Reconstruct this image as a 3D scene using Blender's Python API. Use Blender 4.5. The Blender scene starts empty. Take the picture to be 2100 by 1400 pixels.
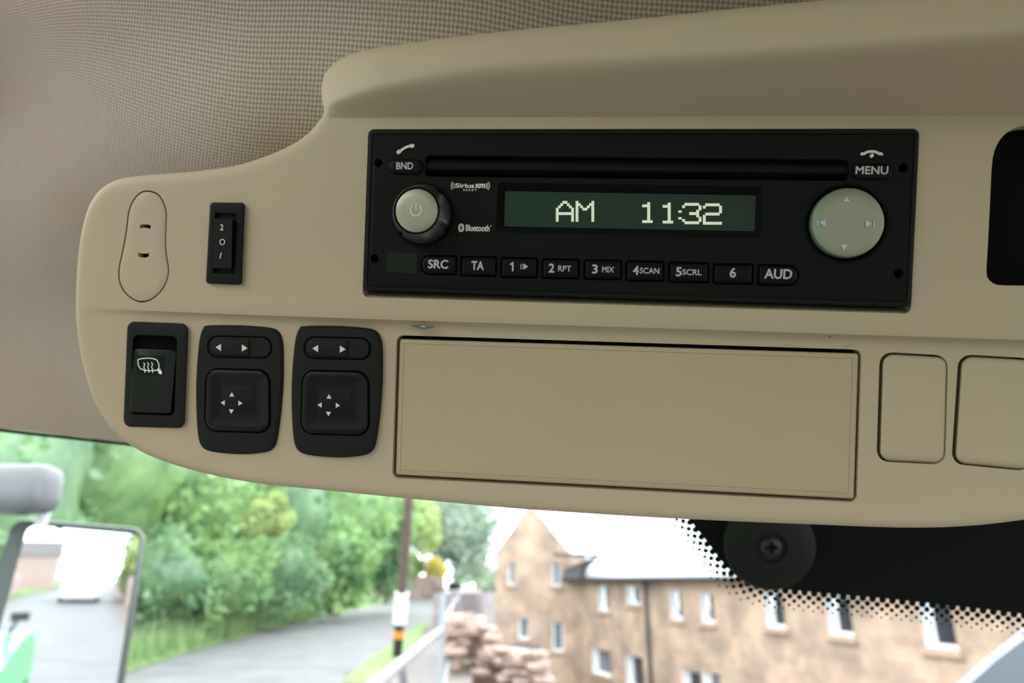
import bpy, bmesh, math, random
import numpy as np
from mathutils import Matrix, Vector
from mathutils.geometry import delaunay_2d_cdt

S = bpy.context.scene
COL = S.collection
PI = math.pi
random.seed(7)
RNG = np.random.default_rng(11)

# ------------------------------------------------------------------ camera, sky, exposure
F = 1400.0                                   # focal length in pixels of the 2100 px frame
PITCH = math.radians(19.3)
CAM_Z = 2.30
CAM = Vector((0, 0, CAM_Z))
cd = bpy.data.cameras.new('camera')
cd.sensor_width = 36.0
cd.lens = F / 2100 * 36.0
cd.clip_start = 0.01
cd.clip_end = 500
cd.dof.use_dof = True
cd.dof.focus_distance = 0.245
cd.dof.aperture_fstop = 9.5
cam = bpy.data.objects.new('camera', cd)
COL.objects.link(cam)
cam.location = CAM
cam.rotation_euler = (PI / 2 + PITCH, 0, 0)
S.camera = cam

W = bpy.data.worlds.new('overcast_sky')
S.world = W
W.use_nodes = True
wn = W.node_tree.nodes
wl = W.node_tree.links
bg = wn['Background']
tc = wn.new('ShaderNodeTexCoord')
sx = wn.new('ShaderNodeSeparateXYZ')
rp = wn.new('ShaderNodeValToRGB')
wl.new(tc.outputs['Generated'], sx.inputs[0])
wl.new(sx.outputs['Z'], rp.inputs[0])
wl.new(rp.outputs[0], bg.inputs[0])
rp.color_ramp.elements[0].position = 0.0
rp.color_ramp.elements[0].color = (0.86, 0.93, 1.0, 1)
rp.color_ramp.elements[1].position = 0.7
rp.color_ramp.elements[1].color = (1.0, 1.0, 1.0, 1)
bg.inputs[1].default_value = 5.6

S.view_settings.view_transform = 'Standard'
S.view_settings.look = 'None'
S.view_settings.gamma = 1.0
S.view_settings.use_curve_mapping = False
S.view_settings.exposure = 0.0
S.cycles.use_denoising = True
S.cycles.max_bounces = 8
S.cycles.transparent_max_bounces = 8
S.cycles.sample_clamp_indirect = 4.0
S.cycles.caustics_reflective = False
S.cycles.caustics_refractive = False

# ------------------------------------------------------------------ frames
cp, sp = math.cos(PITCH), math.sin(PITCH)
AX_R = np.array([1.0, 0, 0])
AX_U = np.array([0, -sp, cp])
AX_F = np.array([0, cp, sp])
CAMV = np.array([0, 0, CAM_Z])


def c2w(v):                                  # camera (right, up, forward) -> world vector
    return AX_R * v[0] + AX_U * v[1] + AX_F * v[2]


def ray(px, py):
    return np.array([(px - 1050) / F, (700 - py) / F, 1.0])


def at(px, py, depth):                       # world point seen at a pixel, depth metres along the view axis
    return CAMV + c2w(ray(px, py) * depth)


def on_ground(px, py, z=0.0):
    d = c2w(ray(px, py))
    t = (z - CAM_Z) / d[2]
    return CAMV + d * t


# frame of the overhead console's face: solved from the radio's 188 x 60 mm front
PU = np.array([0.991, -0.039, -0.128]); PU /= np.linalg.norm(PU)
PV = np.array([0.039, 0.999, -0.016]); PV -= PU * (PV @ PU); PV /= np.linalg.norm(PV)
PN = -np.array([0.128, 0.011, 0.992]); PN -= PU * (PN @ PU); PN -= PV * (PN @ PV); PN /= np.linalg.norm(PN)
PO = np.array([0.0397, 0.0432, 0.237])
wU, wV, wN, wO = c2w(PU), c2w(PV), c2w(PN), CAMV + c2w(PO)
MP = Matrix(((wU[0], wV[0], wN[0], wO[0]), (wU[1], wV[1], wN[1], wO[1]), (wU[2], wV[2], wN[2], wO[2]), (0, 0, 0, 1)))
K = 0.237 / F                                # metres per pixel on the console face


def uv(px, py, n=0.0):
    r = ray(px, py)
    o = PO + PN * n
    t = (o @ PN) / (r @ PN)
    p = r * t - o
    return np.array([p @ PU, p @ PV])


def uvn(px, py, n=0.0):
    a = uv(px, py, n)
    return (a[0], a[1], n)


def pw(u, v, n):                             # console frame -> world
    return wO + wU * u + wV * v + wN * n


# ------------------------------------------------------------------ materials
def nodes_of(name):
    m = bpy.data.materials.new(name)
    m.use_nodes = True
    return m, m.node_tree.nodes, m.node_tree.links, m.node_tree.nodes['Principled BSDF']


def mat(name, col, rough=0.5, metal=0.0, spec=0.5, var=0.0, vscale=20.0, bump=0.0, bscale=800.0, emit=None, estr=1.0, coat=0.0):
    m, N, L, b = nodes_of(name)
    b.inputs['Base Color'].default_value = (*col, 1)
    b.inputs['Roughness'].default_value = rough
    b.inputs['Metallic'].default_value = metal
    b.inputs['Specular IOR Level'].default_value = spec
    b.inputs['Coat Weight'].default_value = coat
    t = N.new('ShaderNodeTexCoord')
    if var:
        n = N.new('ShaderNodeTexNoise')
        n.inputs['Scale'].default_value = vscale
        n.inputs['Detail'].default_value = 4
        L.new(t.outputs['Object'], n.inputs['Vector'])
        r = N.new('ShaderNodeValToRGB')
        r.color_ramp.elements[0].position = 0.3
        r.color_ramp.elements[1].position = 0.7
        r.color_ramp.elements[0].color = (*[c * (1 - var) for c in col], 1)
        r.color_ramp.elements[1].color = (*[min(1, c * (1 + var)) for c in col], 1)
        L.new(n.outputs['Fac'], r.inputs[0])
        L.new(r.outputs[0], b.inputs['Base Color'])
    if bump:
        n2 = N.new('ShaderNodeTexNoise')
        n2.inputs['Scale'].default_value = bscale
        n2.inputs['Detail'].default_value = 3
        L.new(t.outputs['Object'], n2.inputs['Vector'])
        bp = N.new('ShaderNodeBump')
        bp.inputs['Strength'].default_value = bump
        bp.inputs['Distance'].default_value = 0.0005
        L.new(n2.outputs['Fac'], bp.inputs['Height'])
        L.new(bp.outputs[0], b.inputs['Normal'])
    if emit:
        b.inputs['Emission Color'].default_value = (*emit, 1)
        b.inputs['Emission Strength'].default_value = estr
    return m


def math_node(N, L, op, a, b=None):
    n = N.new('ShaderNodeMath')
    n.operation = op
    for i, x in enumerate((a, b)):
        if x is None:
            continue
        if isinstance(x, (int, float)):
            n.inputs[i].default_value = x
        else:
            L.new(x, n.inputs[i])
    return n.outputs[0]


def weave_material():
    m, N, L, b = nodes_of('headliner_weave')
    t = N.new('ShaderNodeUVMap')
    s = N.new('ShaderNodeSeparateXYZ')
    L.new(t.outputs[0], s.inputs[0])
    nz = N.new('ShaderNodeTexNoise')
    nz.inputs['Scale'].default_value = 380
    L.new(t.outputs[0], nz.inputs['Vector'])
    k = 2 * PI * 1000
    wob = math_node(N, L, 'MULTIPLY', nz.outputs['Fac'], 2.2)
    a = math_node(N, L, 'ADD', math_node(N, L, 'MULTIPLY', math_node(N, L, 'ADD', s.outputs[0], math_node(N, L, 'MULTIPLY', s.outputs[1], 0.72)), k / 3.2), wob)
    c = math_node(N, L, 'ADD', math_node(N, L, 'MULTIPLY', math_node(N, L, 'SUBTRACT', s.outputs[0], math_node(N, L, 'MULTIPLY', s.outputs[1], 1.02)), k / 3.7), wob)
    h = math_node(N, L, 'MULTIPLY', math_node(N, L, 'SINE', a), math_node(N, L, 'SINE', c))
    h = math_node(N, L, 'MULTIPLY_ADD', h, 0.5)
    h.node.inputs[2].default_value = 0.5
    r = N.new('ShaderNodeValToRGB')
    r.color_ramp.elements[0].position = 0.1
    r.color_ramp.elements[1].position = 0.85
    r.color_ramp.elements[0].color = (0.25, 0.20, 0.147, 1)
    r.color_ramp.elements[1].color = (0.51, 0.432, 0.345, 1)
    L.new(h, r.inputs[0])
    big = N.new('ShaderNodeTexNoise')          # faint water stain blotches
    big.inputs['Scale'].default_value = 9
    big.inputs['Detail'].default_value = 5
    L.new(t.outputs[0], big.inputs['Vector'])
    r2 = N.new('ShaderNodeValToRGB')
    r2.color_ramp.elements[0].position = 0.46
    r2.color_ramp.elements[0].color = (1, 1, 1, 1)
    r2.color_ramp.elements[1].position = 0.62
    r2.color_ramp.elements[1].color = (0.97, 0.93, 0.87, 1)
    L.new(big.outputs['Fac'], r2.inputs[0])
    mx = N.new('ShaderNodeMixRGB')
    mx.blend_type = 'MULTIPLY'
    mx.inputs[0].default_value = 1
    L.new(r.outputs[0], mx.inputs[1])
    L.new(r2.outputs[0], mx.inputs[2])
    L.new(mx.outputs[0], b.inputs['Base Color'])
    b.inputs['Roughness'].default_value = 0.9
    b.inputs['Specular IOR Level'].default_value = 0.15
    bp = N.new('ShaderNodeBump')
    bp.inputs['Strength'].default_value = 0.35
    bp.inputs['Distance'].default_value = 0.0004
    L.new(h, bp.inputs['Height'])
    L.new(bp.outputs[0], b.inputs['Normal'])
    return m


def plastic_material():
    m, N, L, b = nodes_of('beige_plastic')
    t = N.new('ShaderNodeTexCoord')
    n = N.new('ShaderNodeTexNoise')
    n.inputs['Scale'].default_value = 9
    n.inputs['Detail'].default_value = 3
    L.new(t.outputs['Object'], n.inputs['Vector'])
    r = N.new('ShaderNodeValToRGB')
    r.color_ramp.elements[0].position = 0.35
    r.color_ramp.elements[0].color = (0.465, 0.353, 0.240, 1)
    r.color_ramp.elements[1].position = 0.65
    r.color_ramp.elements[1].color = (0.455, 0.372, 0.243, 1)
    L.new(n.outputs['Fac'], r.inputs[0])
    v = N.new('ShaderNodeTexVoronoi')          # sparse small dirt nicks
    v.inputs['Scale'].default_value = 70
    L.new(t.outputs['Object'], v.inputs['Vector'])
    wn_ = N.new('ShaderNodeTexWhiteNoise')
    L.new(v.outputs['Position'], wn_.inputs['Vector'])
    few = math_node(N, L, 'GREATER_THAN', wn_.outputs['Value'], 0.86)
    near = math_node(N, L, 'LESS_THAN', v.outputs['Distance'], 0.028)
    msk = math_node(N, L, 'MULTIPLY', few, near)
    mx = N.new('ShaderNodeMixRGB')
    L.new(msk, mx.inputs[0])
    L.new(r.outputs[0], mx.inputs[1])
    mx.inputs[2].default_value = (0.1, 0.07, 0.04, 1)
    L.new(mx.outputs[0], b.inputs['Base Color'])
    b.inputs['Roughness'].default_value = 0.62
    b.inputs['Specular IOR Level'].default_value = 0.3
    n2 = N.new('ShaderNodeTexNoise')
    n2.inputs['Scale'].default_value = 1500
    L.new(t.outputs['Object'], n2.inputs['Vector'])
    bp = N.new('ShaderNodeBump')
    bp.inputs['Strength'].default_value = 0.08
    bp.inputs['Distance'].default_value = 0.0003
    L.new(n2.outputs['Fac'], bp.inputs['Height'])
    L.new(bp.outputs[0], b.inputs['Normal'])
    return m


def glass_material():
    m = bpy.data.materials.new('windscreen_glass')
    m.use_nodes = True
    N, L = m.node_tree.nodes, m.node_tree.links
    N.clear()
    o = N.new('ShaderNodeOutputMaterial')
    tr = N.new('ShaderNodeBsdfTransparent')
    tr.inputs[0].default_value = (0.95, 0.98, 0.965, 1)
    gl = N.new('ShaderNodeBsdfGlossy')
    gl.inputs['Roughness'].default_value = 0.02
    fr = N.new('ShaderNodeFresnel')
    fr.inputs[0].default_value = 1.25
    mx = N.new('ShaderNodeMixShader')
    L.new(fr.outputs[0], mx.inputs[0])
    L.new(tr.outputs[0], mx.inputs[1])
    L.new(gl.outputs[0], mx.inputs[2])
    L.new(mx.outputs[0], o.inputs[0])
    return m


def leaf_material(name, dark, light, scale=1.2):
    m = bpy.data.materials.new(name)
    m.use_nodes = True
    N, L = m.node_tree.nodes, m.node_tree.links
    N.clear()
    o = N.new('ShaderNodeOutputMaterial')
    t = N.new('ShaderNodeTexCoord')
    n = N.new('ShaderNodeTexNoise')
    n.inputs['Scale'].default_value = scale
    n.inputs['Detail'].default_value = 5
    n.inputs['Roughness'].default_value = 0.7
    L.new(t.outputs['Object'], n.inputs['Vector'])
    r = N.new('ShaderNodeValToRGB')
    r.color_ramp.elements[0].position = 0.33
    r.color_ramp.elements[0].color = (*dark, 1)
    r.color_ramp.elements[1].position = 0.68
    r.color_ramp.elements[1].color = (*light, 1)
    L.new(n.outputs['Fac'], r.inputs[0])
    d = N.new('ShaderNodeBsdfDiffuse')
    tl = N.new('ShaderNodeBsdfTranslucent')
    g = N.new('ShaderNodeBsdfGlossy')
    g.inputs['Roughness'].default_value = 0.45
    g.inputs[0].default_value = (0.75, 0.85, 0.9, 1)
    L.new(r.outputs[0], d.inputs[0])
    L.new(r.outputs[0], tl.inputs[0])
    m1 = N.new('ShaderNodeMixShader')
    m1.inputs[0].default_value = 0.4
    L.new(d.outputs[0], m1.inputs[1])
    L.new(tl.outputs[0], m1.inputs[2])
    m2 = N.new('ShaderNodeMixShader')
    m2.inputs[0].default_value = 0.06
    L.new(m1.outputs[0], m2.inputs[1])
    L.new(g.outputs[0], m2.inputs[2])
    L.new(m2.outputs[0], o.inputs[0])
    return m


def stone_material(name, c1, c2, mortar, bw=0.55, bh=0.28, uvmap=True):
    m, N, L, b = nodes_of(name)
    t = N.new('ShaderNodeUVMap') if uvmap else N.new('ShaderNodeTexCoord')
    out = t.outputs[0] if uvmap else t.outputs['Object']
    nz = N.new('ShaderNodeTexNoise')
    nz.inputs['Scale'].default_value = 2.2
    L.new(out, nz.inputs['Vector'])
    ad = N.new('ShaderNodeMixRGB')
    ad.blend_type = 'ADD'
    ad.inputs[0].default_value = 0.14
    L.new(out, ad.inputs[1])
    L.new(nz.outputs['Color'], ad.inputs[2])
    br = N.new('ShaderNodeTexBrick')
    br.inputs['Scale'].default_value = 1.0
    br.inputs['Brick Width'].default_value = bw
    br.inputs['Row Height'].default_value = bh
    br.inputs['Mortar Size'].default_value = 0.018
    br.inputs['Color1'].default_value = (*c1, 1)
    br.inputs['Color2'].default_value = (*c2, 1)
    br.inputs['Mortar'].default_value = (*mortar, 1)
    L.new(ad.outputs[0], br.inputs['Vector'])
    n2 = N.new('ShaderNodeTexNoise')
    n2.inputs['Scale'].default_value = 0.8
    n2.inputs['Detail'].default_value = 8
    L.new(out, n2.inputs['Vector'])
    r = N.new('ShaderNodeValToRGB')
    r.color_ramp.elements[0].position = 0.36
    r.color_ramp.elements[0].color = (0.66, 0.65, 0.66, 1)
    r.color_ramp.elements[1].position = 0.6
    r.color_ramp.elements[1].color = (1.1, 1.05, 1.0, 1)
    L.new(n2.outputs['Fac'], r.inputs[0])
    mx = N.new('ShaderNodeMixRGB')
    mx.blend_type = 'MULTIPLY'
    mx.inputs[0].default_value = 1
    L.new(br.outputs['Color'], mx.inputs[1])
    L.new(r.outputs[0], mx.inputs[2])
    L.new(mx.outputs[0], b.inputs['Base Color'])
    b.inputs['Roughness'].default_value = 0.9
    return m


M = {}
M['beige'] = plastic_material()
M['beige_lid'] = mat('lid_plastic', (0.43, 0.335, 0.212), 0.62, spec=0.3, var=0.03, vscale=9, bump=0.08, bscale=1500)
M['weave'] = weave_material()
M['glass'] = glass_material()
M['black'] = mat('black_plastic', (0.008, 0.009, 0.0075), 0.55, spec=0.1, bump=0.06, bscale=2500)
M['face'] = mat('radio_face_black', (0.0075, 0.008, 0.0065), 0.6, spec=0.07, bump=0.04, bscale=2500)
M['button'] = mat('button_rubber', (0.0032, 0.0032, 0.003), 0.5, spec=0.1)
M['well'] = mat('dark_gap', (0.004, 0.004, 0.004), 0.9, spec=0.1)
M['switch'] = mat('switch_black', (0.011, 0.012, 0.010), 0.6, spec=0.12, bump=0.05, bscale=2500)
M['rocker'] = mat('rocker_black', (0.005, 0.0055, 0.0045), 0.45, spec=0.16)
M['blank'] = mat('blank_lens', (0.014, 0.016, 0.011), 0.55, spec=0.1)
M['print'] = mat('white_print', (0.62, 0.62, 0.57), 0.6)
M['printgrey'] = mat('grey_print', (0.42, 0.41, 0.41), 0.6)
M['printsilver'] = mat('pale_symbol_print', (0.48, 0.48, 0.55), 0.5)
M['lcd'] = mat('display_glass', (0.012, 0.02, 0.014), 0.3, spec=0.15, emit=(0.35, 1.0, 0.5), estr=0.008)
M['lcdtext'] = mat('display_characters', (0.3, 0.32, 0.25), 0.5, emit=(0.86, 0.92, 0.66), estr=0.5)
M['knobcap'] = mat('satin_knob_cap', (0.34, 0.315, 0.235), 0.42, metal=0.35, var=0.03, vscale=60)
M['knobring'] = mat('dark_chrome_ring', (0.46, 0.45, 0.46), 0.33, metal=1.0)
M['nav'] = mat('satin_nav_disc', (0.235, 0.25, 0.175), 0.38, metal=0.55)
M['icon'] = mat('lit_symbol', (0.6, 0.62, 0.55), 0.5, emit=(0.9, 0.95, 0.8), estr=0.07)
M['greenlens'] = mat('green_lens', (0.002, 0.011, 0.005), 0.5, spec=0.08, emit=(0.05, 0.6, 0.2), estr=0.0015)
M['greyclip'] = mat('grey_metal_clip', (0.13, 0.13, 0.105), 0.6, spec=0.15)
M['frit'] = mat('ceramic_frit', (0.004, 0.005, 0.0045), 0.8, spec=0.12)
M['mount'] = mat('mount_rubber', (0.007, 0.0085, 0.005), 0.45, spec=0.25)
M['screw'] = mat('dark_screw', (0.022, 0.022, 0.017), 0.45, metal=0.4)
M['seal'] = mat('rubber_seal', (0.02, 0.022, 0.022), 0.6)
M['cab'] = mat('cab_trim', (0.19, 0.19, 0.195), 0.85, var=0.1)
M['cabfloor'] = mat('cab_floor', (0.15, 0.153, 0.17), 0.9, var=0.1)
M['mirror'] = mat('mirror_glass', (0.74, 0.77, 0.79), 0.01, metal=1.0)
M['housing'] = mat('mirror_housing', (0.03, 0.045, 0.04), 0.4)
M['silver'] = mat('silver_paint', (0.11, 0.118, 0.13), 0.35, metal=0.0)
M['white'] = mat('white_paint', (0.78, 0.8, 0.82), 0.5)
M['palegrey'] = mat('pale_grey_paint', (0.125, 0.15, 0.185), 0.35, spec=0.5)
M['asphalt'] = mat('asphalt', (0.145, 0.15, 0.16), 0.6, spec=0.35, var=0.18, vscale=0.8)
M['pole'] = mat('creosoted_wood', (0.095, 0.065, 0.055), 0.85, var=0.2, vscale=3)
M['poleblack'] = mat('black_pole_wrap', (0.02, 0.018, 0.018), 0.7)
M['orange'] = mat('orange_band', (0.75, 0.27, 0.02), 0.6)
M['galv'] = mat('galvanised_steel', (0.27, 0.29, 0.315), 0.5, metal=0.2)
M['slate'] = mat('wet_slate', (0.34, 0.37, 0.41), 0.3, var=0.1, vscale=2)
M['lead'] = mat('lead_gutter', (0.05, 0.055, 0.065), 0.5)
M['pane'] = mat('dark_pane', (0.03, 0.035, 0.045), 0.15)
M['paleblind'] = mat('pale_pane', (0.16, 0.18, 0.21), 0.2)
M['bark'] = mat('bark', (0.05, 0.042, 0.034), 0.9, var=0.3, vscale=6)
M['grass'] = leaf_material('verge_grass', (0.16, 0.30, 0.11), (0.36, 0.48, 0.20), 0.9)
M['brightgrass'] = leaf_material('bright_grass', (0.218, 0.373, 0.141), (0.363, 0.455, 0.197), 2)
M['leafA'] = leaf_material('leaf_fresh_green', (0.129, 0.273, 0.101), (0.399, 0.607, 0.228), 0.9)
M['leafB'] = leaf_material('leaf_mid_green', (0.094, 0.216, 0.106), (0.296, 0.475, 0.224), 0.9)
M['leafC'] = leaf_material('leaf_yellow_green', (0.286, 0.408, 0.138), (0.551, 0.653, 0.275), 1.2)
M['leafD'] = leaf_material('leaf_hazed_blue_green', (0.216, 0.319, 0.277), (0.524, 0.616, 0.462), 0.5)  # lightened so the haze over distant foliage sits in the leaf colour
M['leafY'] = leaf_material('leaf_golden', (0.745, 0.549, 0.098), (0.800, 0.800, 0.235), 1.5)
M['stone'] = stone_material('sandstone', (0.49, 0.37, 0.295), (0.405, 0.308, 0.24), (0.46, 0.378, 0.322))
M['farstone'] = stone_material('pink_garden_wall', (0.50, 0.38, 0.36), (0.43, 0.33, 0.31), (0.45, 0.38, 0.36))
M['greystone'] = stone_material('grey_wall_stone', (0.33, 0.30, 0.33), (0.27, 0.25, 0.28), (0.3, 0.28, 0.3))
M['gravel'] = mat('gravelly_earth', (0.20, 0.175, 0.165), 0.95, var=0.25, vscale=1.2)
M['valley'] = mat('lead_grey_valley', (0.13, 0.135, 0.165), 0.6)  # lead-grey of the small roof between gable and main roof
M['earth'] = mat('bare_earth', (0.30, 0.22, 0.17), 0.95, var=0.3, vscale=1.5)
M['rubble'] = mat('rubble_stone', (0.41, 0.305, 0.265), 0.9, var=0.4, vscale=2.5)
M['brightgreen'] = mat('bright_green_paint', (0.06, 0.5, 0.17), 0.3)
M['tyre'] = mat('tyre_rubber', (0.02, 0.02, 0.02), 0.8)
M['roofdark'] = mat('dark_roof_tiles', (0.09, 0.085, 0.09), 0.7, var=0.2, vscale=3)

# ------------------------------------------------------------------ object helpers


def link(o, parent=None):
    COL.objects.link(o)
    if parent is not None:
        o.parent = parent
    return o


def tag(o, label=None, cat=None, group=None, kind=None):
    if label: o['label'] = label
    if cat: o['category'] = cat
    if group: o['group'] = group
    if kind: o['kind'] = kind
    return o


def mk(name, verts, faces, m, parent=None, origin=(0, 0, 0), smooth=True, angle=35, uvs=None, recalc=True):
    me = bpy.data.meshes.new(name)
    ox, oy, oz = origin
    me.from_pydata([(x - ox, y - oy, z - oz) for x, y, z in verts], [], [tuple(f) for f in faces])
    if uvs is not None:
        ul = me.uv_layers.new(name='UVMap')
        for lp in me.loops:
            ul.data[lp.index].uv = uvs[lp.vertex_index]
    if recalc:
        bm = bmesh.new()
        bm.from_mesh(me)
        bmesh.ops.recalc_face_normals(bm, faces=bm.faces)
        bm.to_mesh(me)
        bm.free()
    me.materials.append(m)
    if smooth:
        me.polygons.foreach_set('use_smooth', [True] * len(me.polygons))
        me.set_sharp_from_angle(angle=math.radians(angle))
    me.update()
    o = bpy.data.objects.new(name, me)
    return link(o, parent)


class Thing:
    """Empty in the console frame whose children are built in console coordinates."""

    def __init__(s, name, label, cat, org, group=None):
        s.o = tuple(org)
        s.root = bpy.data.objects.new(name, None)
        s.root.empty_display_size = 0.02
        COL.objects.link(s.root)
        s.root.matrix_world = MP @ Matrix.Translation(s.o)
        tag(s.root, label, cat, group)

    def part(s, name, vf, m, parent=None, **k):
        v, f = vf
        return mk(name, v, f, m, parent or s.root, s.o, **k)


def wthing(name, label, cat, loc, group=None):
    o = bpy.data.objects.new(name, None)
    COL.objects.link(o)
    o.location = loc
    return tag(o, label, cat, group)


def merge(*parts):
    V, Fc = [], []
    for v, f in parts:
        b = len(V)
        V += list(v)
        Fc += [tuple(i + b for i in q) for q in f]
    return V, Fc


def loops(ls, front=True, back=False):
    n = len(ls[0])
    V = [p for l in ls for p in l]
    Fc = []
    for k in range(len(ls) - 1):
        for i in range(n):
            j = (i + 1) % n
            Fc.append((k * n + i, k * n + j, (k + 1) * n + j, (k + 1) * n + i))
    if front:
        Fc.append(tuple((len(ls) - 1) * n + i for i in range(n)))
    if back:
        Fc.append(tuple(range(n))[::-1])
    return V, Fc


def ccw(p):
    a = 0
    for i in range(len(p)):
        j = (i + 1) % len(p)
        a += p[i][0] * p[j][1] - p[j][0] * p[i][1]
    return a > 0


def rpoly(pts, r, inset=0.0, seg=7):
    """Rounded polygon in the plane, offset inwards."""
    pts = [np.array(p[:2], float) for p in pts]
    if not ccw(pts):
        pts = pts[::-1]
    n = len(pts)
    rr = r if isinstance(r, (list, tuple)) else [r] * n
    q = []
    for i in range(n):
        a, b, c = pts[i - 1], pts[i], pts[(i + 1) % n]
        d1 = (b - a) / np.linalg.norm(b - a)
        d2 = (c - b) / np.linalg.norm(c - b)
        n1 = np.array([-d1[1], d1[0]])
        n2 = np.array([-d2[1], d2[0]])
        k = (n1 + n2) / (1 + n1 @ n2)
        q.append(b + k * inset)
    out = []
    for i in range(n):
        a, b, c = q[i - 1], q[i], q[(i + 1) % n]
        rad = max(rr[i] - inset, 0.00008)
        d1 = (a - b) / np.linalg.norm(a - b)
        d2 = (c - b) / np.linalg.norm(c - b)
        ang = math.acos(max(-1, min(1, d1 @ d2)))
        t = rad / math.tan(ang / 2)
        t = min(t, np.linalg.norm(a - b) * 0.49, np.linalg.norm(c - b) * 0.49)
        rad = t * math.tan(ang / 2)
        bis = (d1 + d2) / np.linalg.norm(d1 + d2)
        cen = b + bis * rad / math.sin(ang / 2)
        p0, p1 = b + d1 * t, b + d2 * t
        a0 = math.atan2(*(p0 - cen)[::-1])
        a1 = math.atan2(*(p1 - cen)[::-1])
        da = (a1 - a0 + PI) % (2 * PI) - PI
        for s in range(seg + 1):
            x = a0 + da * s / seg
            out.append(cen + rad * np.array([math.cos(x), math.sin(x)]))
    return out


def rq(c, r_px, n, inset=0.0, seg=7, rlist=None):
    """Rounded quad from pixel corners at height n; inset in metres."""
    p = [uv(x, y, n) for x, y in c]
    r = [x * K for x in rlist] if rlist else r_px * K
    if not ccw(p) and rlist:
        r = r[::-1]
    return [(a[0], a[1], n) for a in rpoly(p, r, inset, seg)]


def lift(lp, n):
    return [(a[0], a[1], n) for a in lp]


def smooth_closed(pts, per=6):
    pts = [np.array(p, float) for p in pts]
    n = len(pts)
    out = []
    for i in range(n):
        p0, p1, p2, p3 = pts[i - 1], pts[i], pts[(i + 1) % n], pts[(i + 2) % n]
        for s in range(per):
            t = s / per
            out.append(0.5 * ((2 * p1) + (p2 - p0) * t + (2 * p0 - 5 * p1 + 4 * p2 - p3) * t * t + (3 * p1 - p0 - 3 * p2 + p3) * t ** 3))
    return out


def offset_loop(p, d):
    p = [np.array(a[:2]) for a in p]
    s = 1 if ccw(p) else -1
    out = []
    n = len(p)
    for i in range(n):
        t = p[(i + 1) % n] - p[i - 1]
        t = t / (np.linalg.norm(t) + 1e-12)
        out.append(p[i] + s * d * np.array([-t[1], t[0]]))
    return out


def circle(c, r, n, seg=48, a0=0):
    return [(c[0] + r * math.cos(a0 + 2 * PI * i / seg), c[1] + r * math.sin(a0 + 2 * PI * i / seg), n) for i in range(seg)]


def stroke(path, w, n, th=0.00006, closed=False):
    """Flat ribbon along a polyline in the console frame."""
    p = [np.array(a[:2], float) for a in path]
    m_ = len(p)
    L, R = [], []
    for i in range(m_):
        a = p[i - 1] if (i > 0 or closed) else p[i]
        b = p[(i + 1) % m_] if (i < m_ - 1 or closed) else p[i]
        t = (b - a) / (np.linalg.norm(b - a) + 1e-12)
        nn = np.array([-t[1], t[0]])
        ww = w[i] if isinstance(w, (list, tuple)) else w
        L.append(p[i] + nn * ww / 2)
        R.append(p[i] - nn * ww / 2)
    V = [(a[0], a[1], n) for a in L] + [(a[0], a[1], n) for a in R] + [(a[0], a[1], n + th) for a in L] + [(a[0], a[1], n + th) for a in R]
    Fc = []
    for i in range(m_ if closed else m_ - 1):
        j = (i + 1) % m_
        Fc.append((2 * m_ + i, 3 * m_ + i, 3 * m_ + j, 2 * m_ + j))
        Fc.append((i, 2 * m_ + i, 2 * m_ + j, j))
        Fc.append((m_ + i, m_ + j, 3 * m_ + j, 3 * m_ + i))
    if not closed:
        Fc += [(0, m_, 3 * m_, 2 * m_), (m_ - 1, 3 * m_ - 1, 4 * m_ - 1, 2 * m_ - 1)]
    return V, Fc


def slab(pts, n, th=0.00006):
    a = [(p[0], p[1], n) for p in pts]
    return loops([a, lift(a, n + th)])


def tri(px, py, rad, ang, n, asp=1.0, th=0.00006):
    """Small arrow pointing at ang (0 = right)."""
    c = uv(px, py, n)
    r = rad * K
    q = []
    for x, y in ((r, 0), (-r * 0.75, r * asp), (-r * 0.75, -r * asp)):
        q.append(c + np.array([x * math.cos(ang) - y * math.sin(ang), x * math.sin(ang) + y * math.cos(ang)]))
    return slab(q, n, th)


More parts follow.
